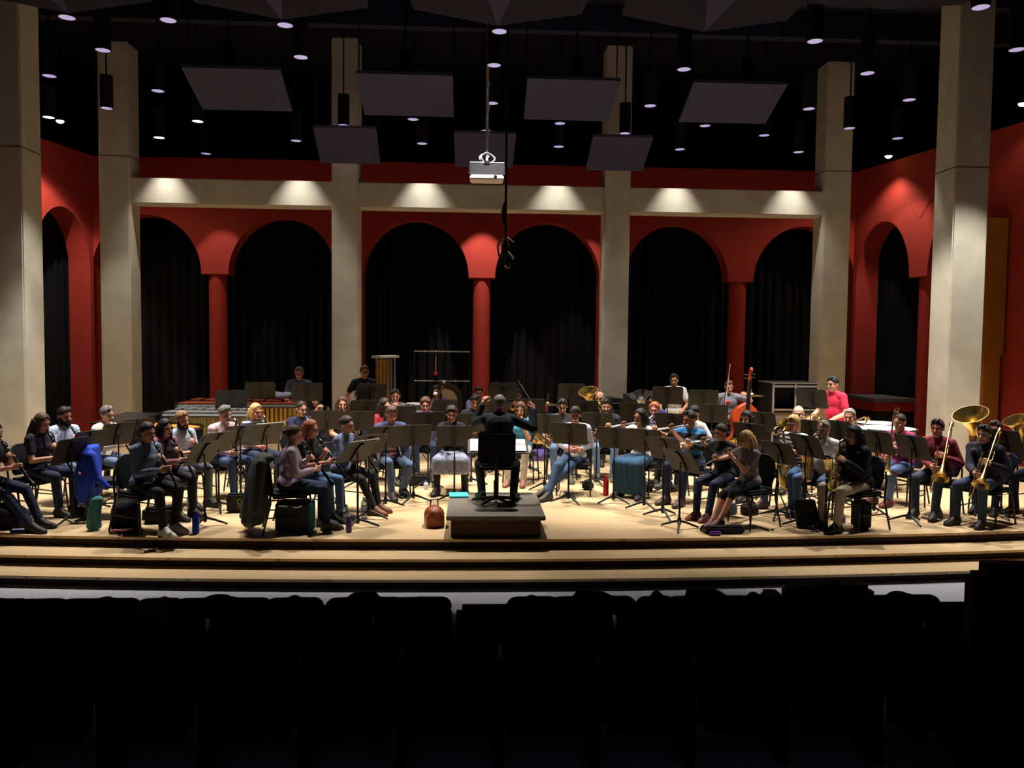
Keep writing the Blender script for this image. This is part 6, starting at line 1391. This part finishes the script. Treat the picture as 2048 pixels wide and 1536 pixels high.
for z, r in ((0.15, 0.03), (0.085, 0.02)): mb.tube([(0.0 + r * math.cos(a), -0.053, z + r * math.sin(a)) for a in (q * math.pi / 8 for q in range(16))], 0.005, 5, closed=True)
mb.build('ring_emblem', M('emblem_green', (120, 150, 60), 0.6), t)
t = thing('suitcase', 'dark teal case with white handles under the front left chair', 'case', (-2.08, 9.72, 0), R(3))
mb = MB(); mb.box((0, 0, 0.19), (0.42, 0.26, 0.36)); mb.build('shell', M('case_dark', (22, 34, 38), 0.6), t, bevel=0.03)
mb = MB(); mb.box((0.2, -0.02, 0.19), (0.05, 0.24, 0.34)); mb.build('side_panel', M('case_teal', (24, 110, 116), 0.6), t, bevel=0.012)
mb = MB(); mb.tube([(-0.16, -0.135, 0.33), (-0.12, -0.15, 0.34), (-0.06, -0.135, 0.325)], 0.01, 6); mb.tube([(0.0, -0.135, 0.325), (0.04, -0.15, 0.315), (0.1, -0.135, 0.33)], 0.01, 6); mb.build('handle', PAPER, t)
t = thing('phone', 'small pale phone lying under the chair of the woman in lilac', 'phone', (-1.9, 10.0, 0), R(12)); mb = MB(); mb.box((0, 0, 0.006), (0.14, 0.07, 0.011)); mb.build('phone', M('phone_grey', (150, 150, 165), 0.3), t, bevel=0.003)
bottle('purple drink can by the foot of the nearest left stand', (-1.44, 9.68, 0), 0.036, 0.2, (92, 70, 130), 'metal', (180, 176, 170))
bottle('clear bottle with a blue band behind the purple can', (-1.54, 10.12, 0), 0.038, 0.24, (0, 0, 0), 'clear', (40, 44, 60))
bottle('taller clear water bottle near the denim shirt woman', (-1.36, 10.42, 0), 0.04, 0.28, (0, 0, 0), 'clear', (235, 235, 235))
case('instrument_case', 'black case on the floor left of the satin skirt', (-0.82, 12.9, 0), (0.34, 0.24, 0.14), R(8), NYL)
bottle('short bottle with a light blue lid by the satin skirt', (-0.69, 12.5, 0), 0.036, 0.12, (190, 190, 196), 'solid', (70, 170, 214))
bottle('small grey bottle by the left boot of the satin skirt woman', (-0.58, 12.7, 0), 0.034, 0.17, (130, 130, 136), 'solid')
bag('handbag', 'brown leather bag on the floor against the podium', (-0.45, 10.02, 0), (0.26, 0.34, 0.26), R(10), (134, 66, 34), 'bag', 7, 1, M('brown_leather', (140, 68, 34), 0.45, 0, 0.2, 12, 0.5))
t = thing('booklet', 'bright cyan booklet lying on the left corner of the podium', 'booklet', (-0.16, 10.6, 0.26), R(4)); mb = MB(); mb.box((0, 0, 0.012), (0.24, 0.3, 0.02)); mb.build('cover', M('cyan_card', (70, 190, 222), 0.5), t, smooth=False)
t = thing('shoulder_bag', 'black shoulder bag lying behind the conductor stool on the floor', 'bag', (0.2, 11.05, 0)); mb = MB(); mb.ell((0, 0, 0.07), (0.26, 0.15, 0.07)); mb.box((0, 0, 0.05), (0.42, 0.2, 0.1)); soft('pouch', mb, NYL, t, 0.012, 3)
bottle('tall red bottle on the floor right of the podium', (2.0, 12.0, 0), 0.042, 0.3, (176, 30, 46), 'metal', (190, 40, 54))
case('instrument_case', 'small black box under the chair of the man in white', (1.8, 12.5, 0), (0.17, 0.15, 0.13), 0, NYL, handle=False)
bag('long_bag', 'long black bag at the feet of the woman in the teal skirt', (2.5, 12.35, 0), (0.62, 0.24, 0.17), R(-4), (22, 22, 26), 'bag', 9)
bag('handbag', 'blue and grey bag under the chair of the woman in the black sweater', (3.42, 10.75, 0), (0.3, 0.2, 0.18), R(10), (96, 116, 150), 'bag', 11)
bag('handbag', 'dark brown bag behind the blonde flutist chair', (3.72, 10.7, 0), (0.24, 0.2, 0.17), R(0), (44, 34, 32), 'bag', 12)
t = thing('flute_case', 'long black flute case with a silver lid edge at the stage edge', 'case', (3.05, 9.62, 0), R(3))
mb = MB(); mb.box((0, 0, 0.045), (0.46, 0.13, 0.09)); mb.build('shell', NYL, t, bevel=0.02)
mb = MB(); mb.tube([(-0.2, -0.01, 0.092), (0.2, -0.01, 0.092)], 0.008, 6); mb.build('lid_edge', CHROME, t)
mb = MB(); mb.tube([(-0.22, 0, 0.06), (-0.27, 0.02, 0.09), (-0.3, 0.0, 0.05), (-0.26, -0.02, 0.02)], 0.012, 6); mb.build('strap', NYL, t)
t = thing('pencil_case', 'small purple case lying in front of the black flute case', 'case', (2.9, 9.5, 0), R(2)); mb = MB(); mb.box((0, 0, 0.026), (0.15, 0.06, 0.052)); mb.build('shell', M('case_purple', (120, 50, 160), 0.5), t, bevel=0.018)
t = thing('tote_bag', 'tall limp black bag on the floor before the white-jacket saxophonist', 'bag', (4.2, 9.9, 0), R(-8))
mb = MB(); mb.add([V(p) for p in ((-0.14, -0.05, 0), (0.15, -0.05, 0), (0.15, 0.07, 0), (-0.14, 0.07, 0), (-0.19, -0.03, 0.34), (0.06, -0.03, 0.36), (0.06, 0.04, 0.36), (-0.19, 0.04, 0.34))], [(0, 3, 2, 1), (4, 5, 6, 7), (0, 1, 5, 4), (1, 2, 6, 5), (2, 3, 7, 6), (3, 0, 4, 7)]); mb.build('pouch', NYL, t, bevel=0.015)
t = thing('instrument_stand', 'small black folding instrument stand beside the limp black bag', 'stand', (4.15, 10.42, 0))
for a in (20, 140, 260): mb = MB(); mb.tube([(0, 0, 0.06), (0.2 * math.cos(R(a)), 0.2 * math.sin(R(a)), 0.012)], 0.009, 6); mb.build('leg', BLACK, t)
mb = MB(); mb.tube([(0, 0, 0.05), (-0.14, -0.02, 0.34)], 0.009, 6); mb.ell((0, 0, 0.06), (0.03, 0.03, 0.03), None, 8, 6); mb.build('arm', BLACK, t)
# clarinet on a peg, stage edge
it = thing('clarinet', 'black clarinet standing upright on a floor peg at the stage edge', 'clarinet', (4.31, 9.68, 0.74))
for n, me in INS['clarinet']['parts']: link(n, me, it)
t = thing('clarinet_peg', 'small black peg stand under the upright clarinet', 'stand', (4.31, 9.68, 0))
mb = MB(); mb.lathe([(0.022, 0.02), (0.024, 0.05), (0.01, 0.09), (0.006, 0.2)], n=10); mb.build('peg', BLACK, t)
for a in (10, 100, 190, 280): mb = MB(); mb.tube([(0, 0, 0.035), (0.12 * math.cos(R(a)), 0.12 * math.sin(R(a)), 0.01)], 0.008, 6); mb.build('leg', BLACK, t)
bottle('clear water bottle by the feet of the woman in the black jacket', (4.56, 9.78, 0), 0.04, 0.24, (0, 0, 0), 'clear', (230, 232, 236))
case('instrument_case', 'upright black case under the chair of the woman in the black jacket', (4.84, 9.86, 0), (0.16, 0.26, 0.36), R(5), NYL, handle=False)
bag('bag', 'purple bag on the floor at the back, right of the conductor', (1.3, 15.6, 0), (0.4, 0.3, 0.22), 0, (96, 78, 150), 'bag', 15)
bottle('tall clear bottle beside the purple bag', (1.08, 15.5, 0), 0.045, 0.3, (0, 0, 0), 'clear')
t = thing('trombone_mute', 'silver cone mute on the floor between the two trombonists', 'mute', (6.25, 10.6, 0))
mb = MB(); mb.lathe([(0.07, 0.0), (0.068, 0.03), (0.02, 0.16), (0.016, 0.16)], n=18); mb.build('cone', M('mute_silver', (196, 192, 186), 0.3, 0.9), t)
mb = MB(); mb.lathe([(0.021, 0.12), (0.019, 0.16)], n=14); mb.build('cork', M('cork', (150, 110, 70), 0.7), t)

# ================================================================ HALL SEATS (dark, foreground)
SEATM = M('seat_velvet', (20, 20, 24), 0.9); SEATF = M('seat_frame_black', (16, 16, 18), 0.4)
def seat_parts():
    p = []
    mb = MB(); mb.box((0, 0, 0.535), (0.53, 0.09, 0.55)); p.append(('backrest', mb.mesh('backrest', SEATM, bevel=0.04)))
    mb = MB(); mb.box((0, -0.052, 0.49), (0.46, 0.02, 0.46)); p.append(('back_shell', mb.mesh('back_shell', SEATF, bevel=0.008)))
    mb = MB(); mb.box((0, 0.27, 0.43), (0.48, 0.44, 0.1)); p.append(('seat', mb.mesh('seat', SEATM, bevel=0.035)))
    for sx in (-1, 1):
        mb = MB(); mb.tube([(sx * 0.268, 0.04, 0.6), (sx * 0.268, 0.12, 0.63), (sx * 0.268, 0.36, 0.62), (sx * 0.268, 0.42, 0.58)], 0.012, 8); mb.box((sx * 0.266, 0.2, 0.3), (0.02, 0.3, 0.6)); p.append(('armrest', mb.mesh('armrest', SEATF, bevel=0.004)))
    return p
SP = seat_parts()
words_x = ['far left end', 'second from the left', 'third from the left', 'fourth from the left', 'fifth from the left', 'sixth, left of the middle', 'seventh, right of the middle', 'eighth from the left', 'ninth from the left', 'fourth from the right', 'third from the right', 'second from the right', 'far right end', 'outside right']
for y, z, rw in ((5.6, -0.354, 'front'), (4.55, -0.2, 'second')):
    n = 14 if rw == 'front' else 11; x0 = -0.39 - 0.56 * (6 if rw == 'front' else 4.5)
    for i in range(n):
        q = words_x[i] if n == 14 else words_x[i]
        t = thing('theatre_seat', 'black hall seat in the %s row, %s' % (rw, q), 'seat', (x0 + 0.56 * i, y, z), 0, 'black seats of the %s row' % rw)
        for nm, me in SP: link(nm, me, t)
mb = MB(); mb.box((0, 3.2, -0.27), (26, 3.6, 0.14)); struct('floor_tier', mb, GREYF, 'raised floor tier of the hall under the second seat row', smooth=False)
# coats and bags heaped on the seat backs
HEAPC = [(24, 24, 30), (34, 32, 36), (28, 30, 40), (40, 36, 38)]
heaps = [(-3.33, 0.3, 0.556, 'tall dark coat heaped on the far left seat backs'), (-2.88, 0.1, 0.485, 'small dark scarf on a seat back, far left'), (-2.5, 0.2, 0.5, 'dark jacket on the seat backs left of the pale scarf'), (-2.1, 0.09, 0.5, 'pale scarf standing up on a seat back'), (-1.68, 0.26, 0.513, 'wide dark jacket left of the middle on the seats'), (-1.2, 0.13, 0.505, 'dark folded scarf on the seats, between the wide jacket and the middle'), (0.44, 0.12, 0.5, 'low dark scarf just right of the middle seats'), (-0.72, 0.2, 0.525, 'dark jacket just left of the middle seat gap'), (-0.35, 0.16, 0.49, 'flat dark bag by the middle seat gap'), (0.86, 0.24, 0.54, 'peaked dark coat right of the middle on the seats'), (1.3, 0.08, 0.53, 'small bag standing on the right seats'), (1.68, 0.24, 0.545, 'triangular heap of dark coat on the right seats'), (2.02, 0.12, 0.515, 'dark knit hat on a right seat back'), (3.05, 0.24, 0.515, 'dark jacket on the far right seat backs')]
for i, (x, w, top, lab) in enumerate(heaps):
    r = random.Random(i + 40); t = thing('coat', lab, 'coat', (x, 5.6, 0.36)); mb = MB(); w *= 1.25; top += 0.018
    mb.cap((-w * 0.8, -0.02, 0.08), (w * 0.8, 0.02, 0.08), 0.075, 0.065)
    for k in range(5):
        f = r.uniform(-0.7, 0.7); h = (top - 0.36) * (1 - 0.6 * abs(f)) - 0.04
        mb.ell((f * w, r.uniform(-0.03, 0.05), max(0.07, h * r.uniform(0.75, 1.0))), (w * r.uniform(0.25, 0.4), 0.09, 0.045), rotz(r.uniform(-0.4, 0.4)) @ roty(r.uniform(-0.4, 0.4)))
    mb.ell((r.uniform(-0.2, 0.2) * w, 0, top - 0.36 - 0.035), (w * 0.28, 0.07, 0.035))
    for f in (-0.5, 0.1, 0.6): mb.cap((f * w, -0.07, 0.05), (f * w * 1.1, -0.08, -0.18), 0.035, 0.04)
    soft('cloth', mb, cloth((70, 70, 80) if i == 3 else HEAPC[i % 4]), t, 0.014, 2)
case('hard_case', 'black trapezoid instrument case standing behind the right seats', (2.84, 6.3, -0.354), (0.7, 0.24, 0.74), R(2), NYL)
case('box_case', 'flat black box case beside the trapezoid case', (2.38, 6.28, -0.354), (0.18, 0.2, 0.68), 0, NYL, handle=False)
t = thing('coat_bag', 'large black garment bag over a near seat at the right edge', 'bag', (2.97, 4.0, -0.2)); mb = MB(); mb.box((0, 0, 0.69), (0.86, 0.22, 1.38)); mb.build('bag', NYL, t, bevel=0.07)
mb = MB(); mb.tube([(0, 0, 1.36), (0, 0, 1.42), (0.03, 0, 1.44)], 0.006, 6); mb.build('hook', STEEL, t)

flush()
